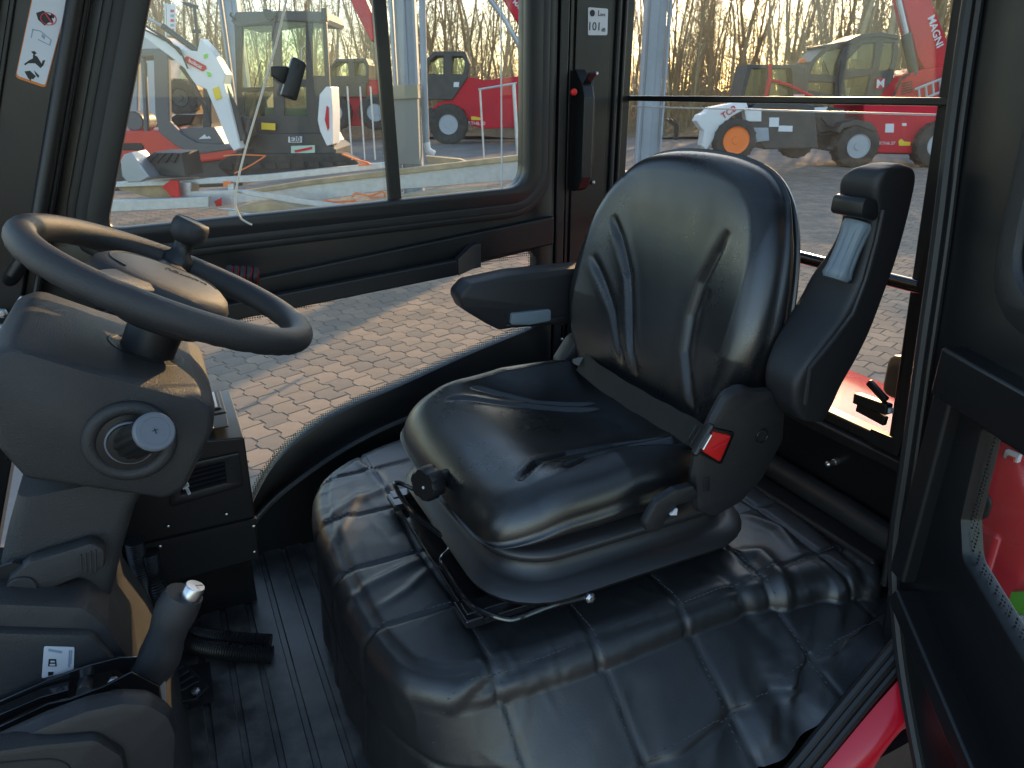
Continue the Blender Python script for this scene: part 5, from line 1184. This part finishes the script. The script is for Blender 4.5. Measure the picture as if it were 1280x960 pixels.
# --- two red telehandlers far behind the far window
C_ = zz(460, 0, 5.818); d = 31.0
tB = thing('red_telehandler', 'red telehandler with grey cab and large tyre behind the steel column', 'telehandler', (aD(580, 175, d).x, aD(580, 175, d).y, 0))
bgp(tB, 'body', C_((600, 720), (720, 570), (760, 570), (850, 590), (1290, 540), (1290, 760), (1150, 800), (1120, 920), (840, 930), (740, 900), (700, 790), (480, 790), (500, 760)), d, 2.2, M['red_far'], .04)
bgp(tB, 'cab_frame', C_((410, 720), (415, 450), (480, 382), (700, 380), (730, 460), (720, 560), (610, 720)), d - .1, 1.4, M['grey_frame'], .04, holes=[C_((430, 540), (440, 440), (490, 402), (555, 402), (555, 550)), C_((605, 545), (605, 405), (690, 405), (712, 450), (705, 520), (690, 548))])
bgp(tB, 'cab_pane', C_((425, 550), (440, 440), (490, 398), (695, 398), (715, 450), (700, 552)), d + .5, .02, M['glass_tint'], .002)
bgp(tB, 'chassis', C_((430, 790), (1290, 790), (1290, 900), (430, 900)), d + .5, 1.2, M['grey_frame'], .04)
bgp(tB, 'boom', C_((960, -60), (1120, -60), (1290, 180), (1290, 280), (1140, 230)), d + .6, .8, M['red_far'], .04)
bgt(tB, 'boom_rod', C_((860, -40), (1000, 150), (1180, 480)), d + .4, .10, M['galv'])
a_, b_ = C_((1060, 10), (1150, 110)); bgtext(tB, 'MAGNI', a_, b_, d + .59, 1.0, M['sticker'], 'lettering', .02)
bgp(tB, 'emblem', C_((625, 598), (662, 598), (660, 632), (622, 632)), d - .12, .03, M['sticker'], .003)
a_, b_ = C_((728, 898), (850, 898)); bgtext(tB, 'RTH6.30', a_, b_, d, .55, M['sticker'])
bgp(tB, 'decal', C_((750, 848), (775, 848), (830, 860), (830, 872), (752, 872)), d - .02, .03, M['yellow'], .003)
bgwheel(tB, *C_((585, 905))[0], d - .3, .78, .6, M['rim_grey'], .48); bgwheel(tB, *C_((1210, 905))[0], d - .3, .78, .6, M['rim_grey'], .48)
E_ = zz(280, 0, 6.4); d = 33.0
tC = thing('red_telehandler', 'red telehandler with dark cab half hidden behind the black excavator cab', 'telehandler', (aD(430, 170, d).x, aD(430, 170, d).y, 0))
bgp(tC, 'cab_frame', E_((840, 660), (845, 540), (900, 480), (1130, 475), (1150, 520), (1150, 660)), d, 1.5, M['grey_frame'], .04, holes=[E_((850, 615), (860, 530), (905, 490), (1000, 490), (1002, 615)), E_((1038, 612), (1038, 490), (1120, 490), (1140, 530), (1140, 612))])
bgp(tC, 'cab_pane', E_((845, 620), (860, 530), (905, 488), (1125, 488), (1142, 530), (1142, 620)), d + .5, .02, M['glass_tint'], .002)
bgp(tC, 'body', E_((840, 660), (1260, 640), (1260, 1000), (960, 1000), (920, 830), (860, 770)), d + .1, 2, M['red_far'], .04)
bgp(tC, 'side_box', E_((850, 665), (1130, 665), (1130, 770), (850, 770)), d - .1, .4, M['grey_frame'], .03)
bgp(tC, 'boom', E_((1000, -40), (1110, -40), (1180, 120), (1230, 300), (1180, 320), (1090, 150)), d + .5, .8, M['red_far'], .04)
bgwheel(tC, *E_((880, 900))[0], d - .3, .72, .6, M['rim_grey'], .48); bgwheel(tC, *E_((1210, 900))[0], d - .3, .72, .6, M['rim_grey'], .48)
# --- mini excavator on a trailer
d = 9.0; Bz = zz(120, 0, 7.11)
ex = thing('mini_excavator', 'white and black mini excavator with tall glazed cab on the trailer', 'excavator', (aD(350, 210, d).x, aD(350, 210, d).y, .6))
EX = zz(280, 140, 5.82)
holes = [E_((145, 210), (385, 195), (395, 700), (140, 705)), E_((140, 730), (395, 725), (400, 900), (330, 940), (160, 935)), E_((450, 150), (655, 160), (660, 640), (455, 640)), E_((700, 170), (790, 170), (810, 610), (710, 610)), E_((470, 690), (660, 690), (665, 930), (480, 930))]
fr_ = E_((85, 160), (120, 130), (420, 125), (480, 120), (790, 125), (815, 180), (840, 640), (850, 960), (880, 1220), (120, 1220))
bgp(ex, 'cab_frame', fr_, d, .05, M['grey_frame'], .006, .05, holes); bgp(ex, 'cab_frame', fr_, d + .85, .05, M['grey_frame'], .006, .05, holes)
for hq in holes: bgp(ex, 'cab_pane', hq, d + .02, .006, M['glass_tint'], .001)
bgp(ex, 'cab_roof', E_((70, 165), (100, 110), (460, 100), (800, 108), (812, 150), (800, 170), (480, 150), (110, 200)), d - .02, .9, mat('dusty_charcoal', (.12, .115, .105), .7), .02)
bgp(ex, 'work_lamp', E_((315, 78), (365, 82), (410, 120), (370, 160), (335, 130)), d - .06, .1, M['grey_frame'], .01)
bgp(ex, 'roof_corner', E_((785, 70), (812, 70), (818, 160), (785, 160)), d - .04, .08, M['grey_frame'], .01)
bgt(ex, 'door_handle', E_((620, 480), (622, 390), (650, 362)), d - .03, .006, M['galv'])
bgp(ex, 'operator_chair', E_((170, 760), (300, 720), (330, 900), (180, 930)), d + .3, .4, M['ink'], .03)
bgp(ex, 'lower_body', EX((90, 170), (700, 165), (740, 240), (800, 280), (800, 330), (480, 400), (100, 400)), d - .04, .95, M['grey_frame'], .02)
bgp(ex, 'sliding_panel', EX((300, -30), (690, -30), (690, 150), (300, 160)), d + .06, .03, mat('dusty_green_grey', (.17, .165, .13), .7), .004)
sp = bgp(ex, 'white_side_panel', E_((755, 960), (770, 760), (820, 700), (850, 700), (862, 900), (862, 1150), (825, 1160), (775, 1050)), d - .05, .4, M['white'], .01, .01)
bgp(sp, 'red_stripe', E_((808, 960), (822, 850), (834, 860), (838, 1020), (830, 1040)), d - .065, .02, M['red_far'], .003)
bgp(ex, 'yellow_label', EX((272, 78), (372, 84), (372, 132), (272, 126)), d - .06, .012, M['yellow'], .001)
bgp(ex, 'model_plate', EX((468, 180), (566, 178), (566, 222), (468, 222)), d - .06, .012, M['sticker'], .001)
a_, b_ = EX((480, 200), (555, 200)); bgtext(ex, 'E20', a_, b_, d - .06, .085, M['grey_frame'], 'lettering', .004)
bgp(ex, 'dealer_label', EX((488, 248), (660, 242), (660, 296), (488, 302)), d - .06, .012, mat('pale_green_label', (.45, .6, .5), .5), .001)
bgp(ex, 'dealer_stripe', EX((510, 280), (640, 254), (640, 270), (520, 294)), d - .07, .008, M['red_far'], .001)
bo_ = bgp(ex, 'boom', Bz((400, 250), (470, 290), (560, 350), (640, 385), (760, 448), (905, 468), (930, 360), (1000, 435), (1060, 520), (1140, 660), (1125, 745), (1185, 960), (1260, 1270), (1275, 1310), (1225, 1330), (1180, 1260), (1080, 1010), (985, 785), (890, 745), (850, 690), (790, 600), (690, 515), (540, 405), (400, 300)), d - .5, .22, M['white'], .012)
bgp(bo_, 'red_label', Bz((785, 515), (810, 500), (970, 585), (975, 610), (945, 632), (800, 555)), d - .515, .02, M['red_far'], .003, .01)
a_, b_ = Bz((825, 535), (940, 600)); bgtext(bo_, 'bobcat', a_, b_, d - .515, .10, M['sticker'], 'lettering', .004)
bgp(bo_, 'yellow_label', Bz((1035, 790), (1085, 770), (1115, 870), (1065, 890)), d - .512, .014, M['yellow'], .002)
bgp(bo_, 'green_label', Bz((985, 640), (1010, 645), (1020, 675), (995, 680)), d - .512, .014, M['green'], .002); bgp(bo_, 'green_label', Bz((955, 490), (985, 480), (985, 510), (960, 520)), d - .512, .014, M['green'], .002)
for k in range(3): bgt(ex, 'hydraulic_hose', Bz((430 + k * 12, 262 + k * 6), (600 + k * 12, 345 + k * 10), (740 + k * 10, 430 + k * 22), (800 + k * 8, 560 + k * 25)), d - .54, .009, M['ink'])
bgt(ex, 'wiper', E_((240, 700), (300, 480)), d - .03, .006, M['ink']); bgt(ex, 'mirror_arm', E_((90, 160), (50, 120), (60, 100)), d - .05, .012, M['ink'])
for k in range(5): bgp(ex, 'grille_slat', EX((110 + k * 22, 270), (122 + k * 22, 268), (122 + k * 22, 330), (110 + k * 22, 332)), d - .05, .02, M['ink'], .002)
for k in range(9):
    c_ = EX((20 + k * 105, 395 - k * 2))[0]; bgp(ex, 'track_pad', [(c_[0] - 6, c_[1] - 3), (c_[0] + 6, c_[1] - 3), (c_[0] + 7, c_[1] + 4), (c_[0] - 5, c_[1] + 4)], d - .13, .05, M['tyre'], .004)
bgt(ex, 'arm_rod', Bz((420, 140), (590, 230)), d - .42, .013, M['galv']); bgt(ex, 'arm_cylinder', Bz((590, 230), (900, 455)), d - .42, .033, M['grey_frame'], 12)
bgt(ex, 'hydraulic_line', Bz((400, 200), (500, 270), (650, 360), (760, 490)), d - .53, .012, M['ink'])
bgt(ex, 'hydraulic_line', Bz((760, 590), (840, 700), (900, 830), (960, 930), (1010, 1100)), d - .44, .03, M['grey_frame'])
bgt(ex, 'boom_cylinder', Bz((1130, 750), (1240, 1000), (1300, 1250)), d - .4, .045, M['grey_frame'], 12)
bgp(ex, 'swing_post', EX((90, 40), (170, 60), (190, 170), (140, 250), (60, 230)), d - .35, .2, M['grey_frame'], .02)
bgp(ex, 'track', EX((-40, 390), (60, 320), (860, 320), (960, 370), (940, 420), (40, 450)), d - .1, .25, M['tyre'], .03, .03)
# --- trailer carrying it
tr = thing('flatbed_trailer', 'galvanised flatbed trailer carrying the mini excavator', 'trailer', (aD(300, 215, 8.6).x, aD(300, 215, 8.6).y, 0))
T3 = zz(120, 130, 6.0)
bgp(tr, 'side_rail', T3((60, 595), (700, 572), (1260, 530), (2200, 440), (2200, 475), (1260, 578), (700, 602), (60, 625)), 8.4, .08, M['galv'], .006)
bgp(tr, 'lower_rail', T3((700, 660), (1260, 640), (2200, 560), (2200, 600), (1000, 750), (780, 795), (700, 700)), 8.3, .06, M['galv'], .006)
bgp(tr, 'drawbar', T3((-60, 735), (560, 712), (840, 700), (840, 770), (480, 790), (-60, 812)), 7.9, .08, M['galv'], .006)
bgp(tr, 'deck', T3((150, 598), (690, 575), (690, 700), (420, 700), (180, 640)), 8.45, .3, M['sunlit_ply'], .01)
bgp(tr, 'red_reflector', T3((495, 622), (560, 575), (612, 580), (628, 735), (590, 730), (530, 650)), 8.2, .03, M['red_plastic'], .006)
bgp(tr, 'coupling_plate', T3((560, 590), (710, 590), (700, 750), (560, 740)), 8.3, .03, M['galv'], .004)
bgp(tr, 'orange_marker', T3((955, 585), (1010, 585), (1010, 615), (955, 615)), 8.35, .03, M['orange'], .004)
bgp(tr, 'post', T3((990, 600), (1030, 600), (1030, 740), (990, 740)), 8.35, .05, M['galv'], .004)
bgt(tr, 'prop_handle', T3((910, 740), (920, 785), (1060, 792)), 8.2, .014, M['galv']); bgp(tr, 'prop_grip', T3((890, 730), (930, 712), (935, 760), (905, 768)), 8.17, .04, M['red_plastic'], .006)
bgp(tr, 'jockey_leg', T3((995, 800), (1055, 800), (1070, 960), (1010, 960)), 8.2, .06, M['galv'], .006)
for k, x in enumerate((434, 450, 463)):
    bgt(tr, 'side_stake', [(x, 108), (x + 6, 200)], 8.9, .010, M['galv'])
bgt(tr, 'side_stake', [(600, 112), (606, 215)], 8.9, .012, M['galv']); bgt(tr, 'side_stake', [(642, 104), (648, 205)], 8.9, .022, M['galv']); bgt(tr, 'stake_rail', [(598, 112), (646, 104)], 8.9, .012, M['galv'])
bk1 = bgp(None, 'digging_bucket', T3((190, 430), (215, 385), (262, 370), (390, 545), (330, 580), (240, 582), (200, 540)), 8.0, .35, mat('worn_bucket_steel', (.30, .33, .37), .4, metal=.6), .01); tag(bk1, 'grey steel digging bucket lying at the left end of the trailer', 'bucket')
bk2 = thing('grading_bucket', 'black ribbed bucket lying on the trailer below the red forklift', 'bucket', tuple(aD(205, 222, 8.25)))
bgp(bk2, 'shell', T3((350, 430), (430, 370), (630, 375), (665, 540), (560, 540), (400, 520), (345, 480)), 8.25, .5, M['grey_frame'], .01)
for k in range(4): bgp(bk2, 'rib', T3((360 + k * 62, 425), (440 + k * 50, 368), (465 + k * 50, 372), (395 + k * 62, 440)), 8.22, .03, M['ink'], .004)
# second trailer with frames in front
t2 = thing('empty_trailer', 'empty galvanised trailer frame with dusty plywood in front of the excavator', 'trailer', (aD(400, 250, 7).x, aD(400, 250, 7).y, 0))
bgp(t2, 'side_panel', EX((150, 590), (600, 520), (1160, 460), (2400, 330), (2400, 470), (1160, 570), (700, 640), (380, 600)), 7.4, .05, M['galv'], .006)
bgp(t2, 'top_rail', EX((110, 585), (600, 505), (1150, 438), (2400, 290), (2400, 318), (1150, 465), (600, 530), (180, 592)), 7.35, .10, M['sunlit_ply'], .008)
bgp(t2, 'brace', EX((110, 575), (200, 580), (1020, 705), (980, 722), (500, 660), (160, 600)), 6.9, .05, M['galv'], .006)
bgp(t2, 'deck_board', EX((90, 700), (330, 668), (580, 715), (300, 752), (140, 735)), 7.0, .4, M['sunlit_ply'], .006)
bgp(t2, 'cross_member', EX((140, 735), (300, 752), (700, 690), (700, 720), (310, 790), (260, 800)), 6.95, .06, M['galv'], .006)
bgp(t2, 'rear_board', EX((900, 690), (1400, 600), (1900, 560), (1900, 640), (1000, 730)), 6.8, .2, M['sunlit_ply'], .006)
bgp(t2, 'winch_foot', EX((-20, 800), (60, 770), (110, 790), (120, 900), (-20, 900)), 6.9, .2, M['galv'], .006)
def strap(pts, dd, label, m=M['orange'], r=.02):
    b = MB(); b.tube(catmull([aD(x, y, dd) for x, y in pts], 4), r, 6, flat=.4); tag(b.build('lashing_strap', m, None), label, 'strap')
strap(EX((0, 320), (120, 310), (300, 318)), 8.3, 'orange lashing strap stretched level at the left of the excavator')
strap(EX((300, 320), (200, 385), (80, 445)), 8.2, 'orange lashing strap running down diagonally left of the excavator')
strap(EX((860, 305), (960, 345), (1060, 375), (980, 385)), 8.3, 'orange lashing strap right of the excavator track', r=.028)
strap(EX((730, 640), (800, 655), (960, 645)), 7.2, 'orange and blue lashing strap lying on the empty trailer', r=.022)
strap(EX((930, 620), (960, 590), (1060, 610), (1150, 580), (1165, 620), (1060, 625)), 7.2, 'tangled orange lashing strap at the right end of the empty trailer', r=.02)
# --- red forklift with grey frame at the left
d = 11.0
fk = thing('red_forklift', 'red forklift with grey overhead guard behind the white boom', 'forklift', (aD(220, 200, d).x, aD(220, 200, d).y, 0))
bgp(fk, 'counterweight', T3((100, 215), (470, 215), (600, 310), (720, 362), (1060, 335), (1078, 385), (720, 430), (640, 445), (400, 400), (100, 440)), d, 1.0, mat('orange_red_paint', (.58, .035, .02), .35, coat=.5), .03)
bgp(fk, 'lower_body', T3((100, 440), (400, 400), (640, 445), (1070, 395), (1080, 600), (100, 640)), d + .1, .8, M['grey_frame'], .03)
bgp(fk, 'vent', T3((120, 300), (330, 300), (350, 320), (340, 345), (120, 340)), d - .02, .05, M['ink'], .01)
gm_ = mat('mid_grey_moulding', (.11, .11, .115), .5)
bgp(fk, 'guard_frame', [(193, 64), (208, 64), (210, 152), (227, 170), (245, 180), (288, 183), (300, 184), (242, 192), (220, 181), (200, 165), (195, 140)], d - .02, .10, gm_, .02)
bgp(fk, 'guard_frame', [(193, 64), (208, 64), (210, 152), (227, 170), (245, 180), (288, 183), (300, 184), (242, 192), (220, 181), (200, 165), (195, 140)], d + .85, .10, gm_, .02)
bgp(fk, 'guard_roof', [(120, 64), (210, 62), (212, 69), (120, 71)], d, .95, gm_, .02)
bgp(fk, 'rear_post', [(158, 68), (171, 68), (170, 165), (156, 165)], d + .7, .1, M['column_steel'], .02)
bgt(fk, 'post_tube', [(176, 68), (180, 80), (184, 166)], d + .05, .04, gm_)
bgp(fk, 'hood', T3((600, 200), (880, 185), (945, 290), (740, 302), (640, 245)), d + .05, .8, gm_, .02)
a_, b_ = T3((770, 245), (862, 245)); bgp(fk, 'emblem', T3((772, 262), (815, 228), (830, 250), (845, 240), (864, 258)), d + .03, .01, M['sticker'], .002)
b = MB(); b.lathe([(.001, .02), (.12, .02), (.14, .0), (.14, -.4)], aD(*T3((288, 130))[0], d + .1), -HF, 28); b.build('gas_bottle', gm_, fk)
bgp(fk, 'driver_seat', T3((545, 130), (600, 95), (720, 95), (700, 140), (560, 170)), d + .4, .4, M['ink'], .03)
bgp(fk, 'mast', [(255, 75), (262, 75), (262, 180), (255, 180)], d + .2, .6, M['grey_frame'], .02)
# --- far left: hall, banner, street lamp, orange machine
st_ = bgp(None, 'grey_shed_wall', [(150, 40), (186, 44), (202, 64), (206, 150), (150, 150)], 24, 3, mat('pale_wall', (.45, .45, .46), .8), .02); tag(st_, 'pale grey shed wall behind the red forklift', 'shed')
sl = thing('street_lamp', 'slim street lamp in front of the bright sky at the left', 'street lamp', (aD(247, 100, 30).x, aD(247, 100, 30).y, 0))
bgt(sl, 'pole', [(249, 130), (246, 40), (243, 8)], 30, .06, M['grey_frame']); bgp(sl, 'lamp_head', [(228, 3), (236, 4), (244, 7), (243, 10), (234, 7)], 30, .3, M['grey_frame'], .02)
bgp(sl, 'bracket', [(240, 37), (250, 37), (250, 41), (240, 41)], 29.9, .1, M['grey_frame'], .01)
bn = thing('banner_flag', 'white upright banner with lettering in front of the sky', 'banner', (aD(214, 100, 28).x, aD(214, 100, 28).y, 0))
bgp(bn, 'cloth', [(208, 5), (219, 6), (219, 44), (210, 44)], 28, .04, M['white'], .005); bgt(bn, 'pole', [(207, 4), (209, 100)], 28.05, .04, M['galv'])
for k in range(5): bgp(bn, 'letter', [(213, 12 + k * 6), (217, 12 + k * 6), (217, 15 + k * 6), (213, 15 + k * 6)], 27.97, .02, M['ink_blue'] if k % 2 else M['ink_red'], .002)
om = thing('orange_machine', 'small orange machine parked behind the white excavator boom', 'machine', (aD(222, 130, 19).x, aD(222, 130, 19).y, 0))
bgp(om, 'body', [(206, 104), (216, 100), (238, 101), (244, 112), (242, 140), (208, 140)], 19, 1.2, mat('dusty_orange', (.5, .25, .06), .6), .04); bgwheel(om, 225, 122, 18.8, .42, .3, M['grey_frame'], .5)
bgp(om, 'green_screen', [(224, 82), (232, 82), (233, 104), (224, 104)], 19.2, .06, M['glass_tint'], .005)
# --- grey steel columns
def steel_column(px, w, d, label):
    t = thing('steel_column', label, 'column', (aD(px, 115, d).x, aD(px, 115, d).y, 0), 'grey steel columns of the hall frame')
    c = Vector((t.location.x, t.location.y, 0)); X = _rt.copy(); Y_ = HF.copy()
    def pb(name, ox, oy, sx, sy, m=M['column_steel']):
        b = MB(); b.box(c + X * ox + Y_ * oy + Vector((0, 0, 4)), (sx, sy, 8), Matrix((X, Y_, Vector((0, 0, 1)))).transposed()); return b.build(name, m, t, bevel=.008)
    pb('web', 0, .15, w * .62, .02); pb('flange', -w * .38, .1, .05, .3); pb('flange', w * .38, .1, .05, .3); pb('cover_strip', -w * .08, .13, w * .30, .03)
    b = MB(); b.box(c + Vector((0, 0, .03)), (w * 1.5, w * 1.2, .06), Matrix((X, Y_, Vector((0, 0, 1)))).transposed()); b.build('base_plate', M['galv'], t, bevel=.006)
    return t
steel_column(508, .55, 14.5, 'grey steel column standing left of the far red telehandler'); steel_column(816, .76, 19.0, 'grey steel column at the left edge of the rear window'); steel_column(300, .60, 22, 'grey steel column rising behind the excavator cab')
dp_ = thing('drain_pipe', 'white drain pipe with bent foot beside the steel column', 'pipe', (aD(535, 190, 14).x, aD(535, 190, 14).y, 0))
bgt(dp_, 'pipe', [(527, -30), (530, 100), (533, 180)], 14.2, .06, M['column_steel'], 12); bgt(dp_, 'elbow', [(533, 178), (535, 188), (543, 193)], 14.2, .065, M['white'], 12)
cr = thing('crate_stack', 'dusty beige crates stacked at the foot of the steel column', 'crate', (aD(505, 150, 13.6).x, aD(505, 150, 13.6).y, 0))
bgp(cr, 'upper_crate', [(488, 108), (521, 106), (522, 122), (489, 124)], 13.6, .5, mat('dusty_cardboard', (.30, .28, .20), .8), .01); bgp(cr, 'lower_crate', [(490, 124), (521, 122), (524, 205), (492, 205)], 13.65, .5, mat('grey_cardboard', (.26, .26, .23), .8), .01)
pl_ = bgp(None, 'yellow_beam', [(533, 196), (575, 200), (590, 206), (535, 203)], 11, .2, M['sunlit_ply'], .01); tag(pl_, 'sunlit timber beam lying beside the steel column', 'beam')
# ================================================================== the bare wood
bark = mat('sunlit_bark', (.44, .33, .185), .9, c2=(.31, .235, .135), cscale=3)  # paler and more golden than bark, sunlit haze put into the colour
bark2 = mat('dry_undergrowth', (.40, .27, .13), .9, c2=(.26, .18, .09), cscale=2)
class TB:
    def __init__(s): s.v = []; s.f = []
    def limb(s, pts, r0, r1, seg=3):
        n0 = len(s.v); m = len(pts)
        for i, p in enumerate(pts):
            t = pts[min(i + 1, m - 1)] - pts[max(i - 1, 0)]; t = t / (np.linalg.norm(t) + 1e-9)
            u = np.cross(t, [.3, .9, .1]); u /= np.linalg.norm(u) + 1e-9; w = np.cross(t, u); r = r0 + (r1 - r0) * i / (m - 1)
            for k in range(seg): a = 2 * math.pi * k / seg; s.v.append(p + r * (u * math.cos(a) + w * math.sin(a)))
        for i in range(m - 1):
            for k in range(seg): k2 = (k + 1) % seg; s.f.append((n0 + i * seg + k, n0 + i * seg + k2, n0 + (i + 1) * seg + k2, n0 + (i + 1) * seg + k))
def grow(H, r, nb, seed, seg=5, low=.8):
    g = np.random.default_rng(seed); t = TB(); base = np.zeros(3); pts = [base]; dx = g.normal(0, .012, 2)
    for k in range(7):
        dx = dx + g.normal(0, .02, 2); pts.append(pts[-1] + np.array([dx[0] * H / 7 * 3, dx[1] * H / 7 * 3, H / 7]))
    t.limb(pts, r, r * .25, seg); P = np.array(pts)
    for b in range(nb):
        z = low + (H * .95 - low) * g.random() ** 1.1; i = min(6, int(z / H * 7)); f = z / H * 7 - i; o = P[i] * (1 - f) + P[i + 1] * f
        a = g.random() * 6.283; el = g.uniform(.35, 1.0); L = g.uniform(.7, 2.4) * (1.15 - .5 * z / H); d_ = np.array([math.cos(a) * math.cos(el), math.sin(a) * math.cos(el), math.sin(el)])
        q = [o]; dd = d_.copy()
        for k in range(4): dd = dd + g.normal(0, .16, 3) + np.array([0, 0, .06]); dd /= np.linalg.norm(dd); q.append(q[-1] + dd * L / 4)
        br = max(.009, min(.03, r * .22) * (1 - z / H * .6)); t.limb(q, br, br * .3)
        for k in range(g.integers(4, 8)):
            i2 = g.integers(1, 5); d2 = dd + g.normal(0, .7, 3); d2 /= np.linalg.norm(d2); o2 = q[i2]; l2 = L * g.uniform(.25, .55)
            e = [o2, o2 + (d2 + g.normal(0, .2, 3)) * l2]; t.limb(e, max(.0065, br * .4), .0045)
    return np.array(t.v), t.f
kinds = [grow(random.uniform(9.5, 11.5), [.05, .06, .07, .08, .10, .13, .19][k], 58, 100 + k, 5) for k in range(7)]
def gpos(px, d): p = aD(px, 115, d); return Vector((p.x, p.y, 0))
front = [(838, 39, 1.25, 'slim bare tree trunk just right of the steel column in the rear window'), (868, 40, 1.0, 'thin bare tree left of the compact loader cab in the rear window'), (912, 41, 1.1, 'bare tree rising behind the compact loader arm'), (985, 40, 1.2, 'bare tree between the loader cab and the telehandler cab'), (1064, 37, 1.9, 'thick bare trunk standing right behind the telehandler cab'), (1103, 38, 2.0, 'thick bare trunk between telehandler cab and raised boom'), (1190, 39, 1.3, 'bare tree right of the telehandler boom'), (540, 42, 1.2, 'bare tree just right of the far steel column'), (562, 41, 1.1, 'bare tree above the far telehandler cab'), (583, 40, 1.4, 'darkest bare trunk right of the far telehandler cab'), (600, 43, 1.0, 'bare tree left of the far telehandler boom'), (425, 42, 1.1, 'bare tree between excavator cab and window bar')]
for k, (px, d_, s_, lab_) in enumerate(front):
    g0 = gpos(px, d_); t = thing('bare_tree', lab_, 'tree', tuple(g0), 'bare trees along the front of the wood')
    for which in (0, 1):
        Vt, Ft = kinds[(k + which * 3) % 7]; n_tr = 8 * 5
        if which == 0: V2, F2 = Vt[:n_tr] * np.array([s_, s_, 1]), [f for f in Ft if max(f) < n_tr]
        else: V2, F2 = Vt[n_tr:] * np.array([1, 1, 1]), [tuple(i - n_tr for i in f) for f in Ft if min(f) >= n_tr]
        o = link('trunk' if which == 0 else 'crown', np_mesh('tree', V2 + np.array(tuple(g0)), F2), bark, t, smooth=180)
VV = []; FF = []; off = 0
for k in range(680):
    px = random.uniform(60, 1330); d_ = random.uniform(41, 82)
    if k >= 580: px = random.uniform(1035, 1420); d_ = random.uniform(40, 56)
    Vt, Ft = kinds[random.randrange(7)]
    a = random.random() * 6.28; s_ = random.uniform(.8, 1.15) * (1.25 if k >= 580 else 1); rt_ = np.array([[math.cos(a), -math.sin(a), 0], [math.sin(a), math.cos(a), 0], [0, 0, 1]])
    VV.append(Vt @ rt_.T * s_ + np.array(tuple(gpos(px, d_)))); FF.append(np.array(Ft, dtype=np.int32) + off); off += len(Vt)
VV = np.concatenate(VV); FF = np.concatenate(FF)
def fast_mesh(name, V, F):
    me = bpy.data.meshes.new(name); me.vertices.add(len(V)); me.vertices.foreach_set('co', V.astype(np.float32).ravel())
    k = F.shape[1]; me.loops.add(len(F) * k); me.loops.foreach_set('vertex_index', F.astype(np.int32).ravel()); me.polygons.add(len(F))
    me.polygons.foreach_set('loop_start', np.arange(0, len(F) * k, k, dtype=np.int32)); me.update(calc_edges=True); return me
wd = link('bare_wood', fast_mesh('wood', VV, FF), bark, None, smooth=180); stuff(wd); wd['label'] = 'wood of bare golden brown trees behind the yard'; wd['category'] = 'wood'
# undergrowth
ub = TB(); g = np.random.default_rng(5)
for k in range(5200):
    p = np.array(tuple(gpos(g.uniform(60, 1330), 36 + 40 * g.random() ** 1.3))); H = g.uniform(.5, 2.6); d_ = np.array([g.normal(0, .25), g.normal(0, .25), 1])
    q = [p, p + d_ * H * .5, p + (d_ + g.normal(0, .15, 3)) * H]; ub.limb(q, .020, .007)
    for j in range(4):
        o = p + d_ * H * g.uniform(.2, .9); e = np.array([g.normal(0, .6), g.normal(0, .6), g.uniform(.2, .8)]) * H * .35; ub.limb([o, o + e * .5, o + e + g.normal(0, .05, 3)], .009, .004)
us = link('dry_undergrowth', fast_mesh('ug', np.array(ub.v), np.array(ub.f)), bark2, None, smooth=180); stuff(us); us['label'] = 'dry brown undergrowth at the edge of the wood'; us['category'] = 'undergrowth'
# leaf litter bank under the wood
lt_ = mat('leaf_litter', (.24, .165, .085), .95, c2=(.15, .11, .06), cscale=1.2, bump=(8, .8, .1))
mb = MB(); rows = []
for d_, z in ((34, .0), (38, .35), (46, .8), (60, 1.3), (85, 1.9), (120, 2.2)):
    rows.append([gpos(px, d_) + Vector((0, 0, z + .15 * math.sin(px * .02 + d_))) for px in range(-300, 1700, 60)])
mb.loft(rows, False, False); structure(mb.build('wood_bank', lt_, None, smooth=180))
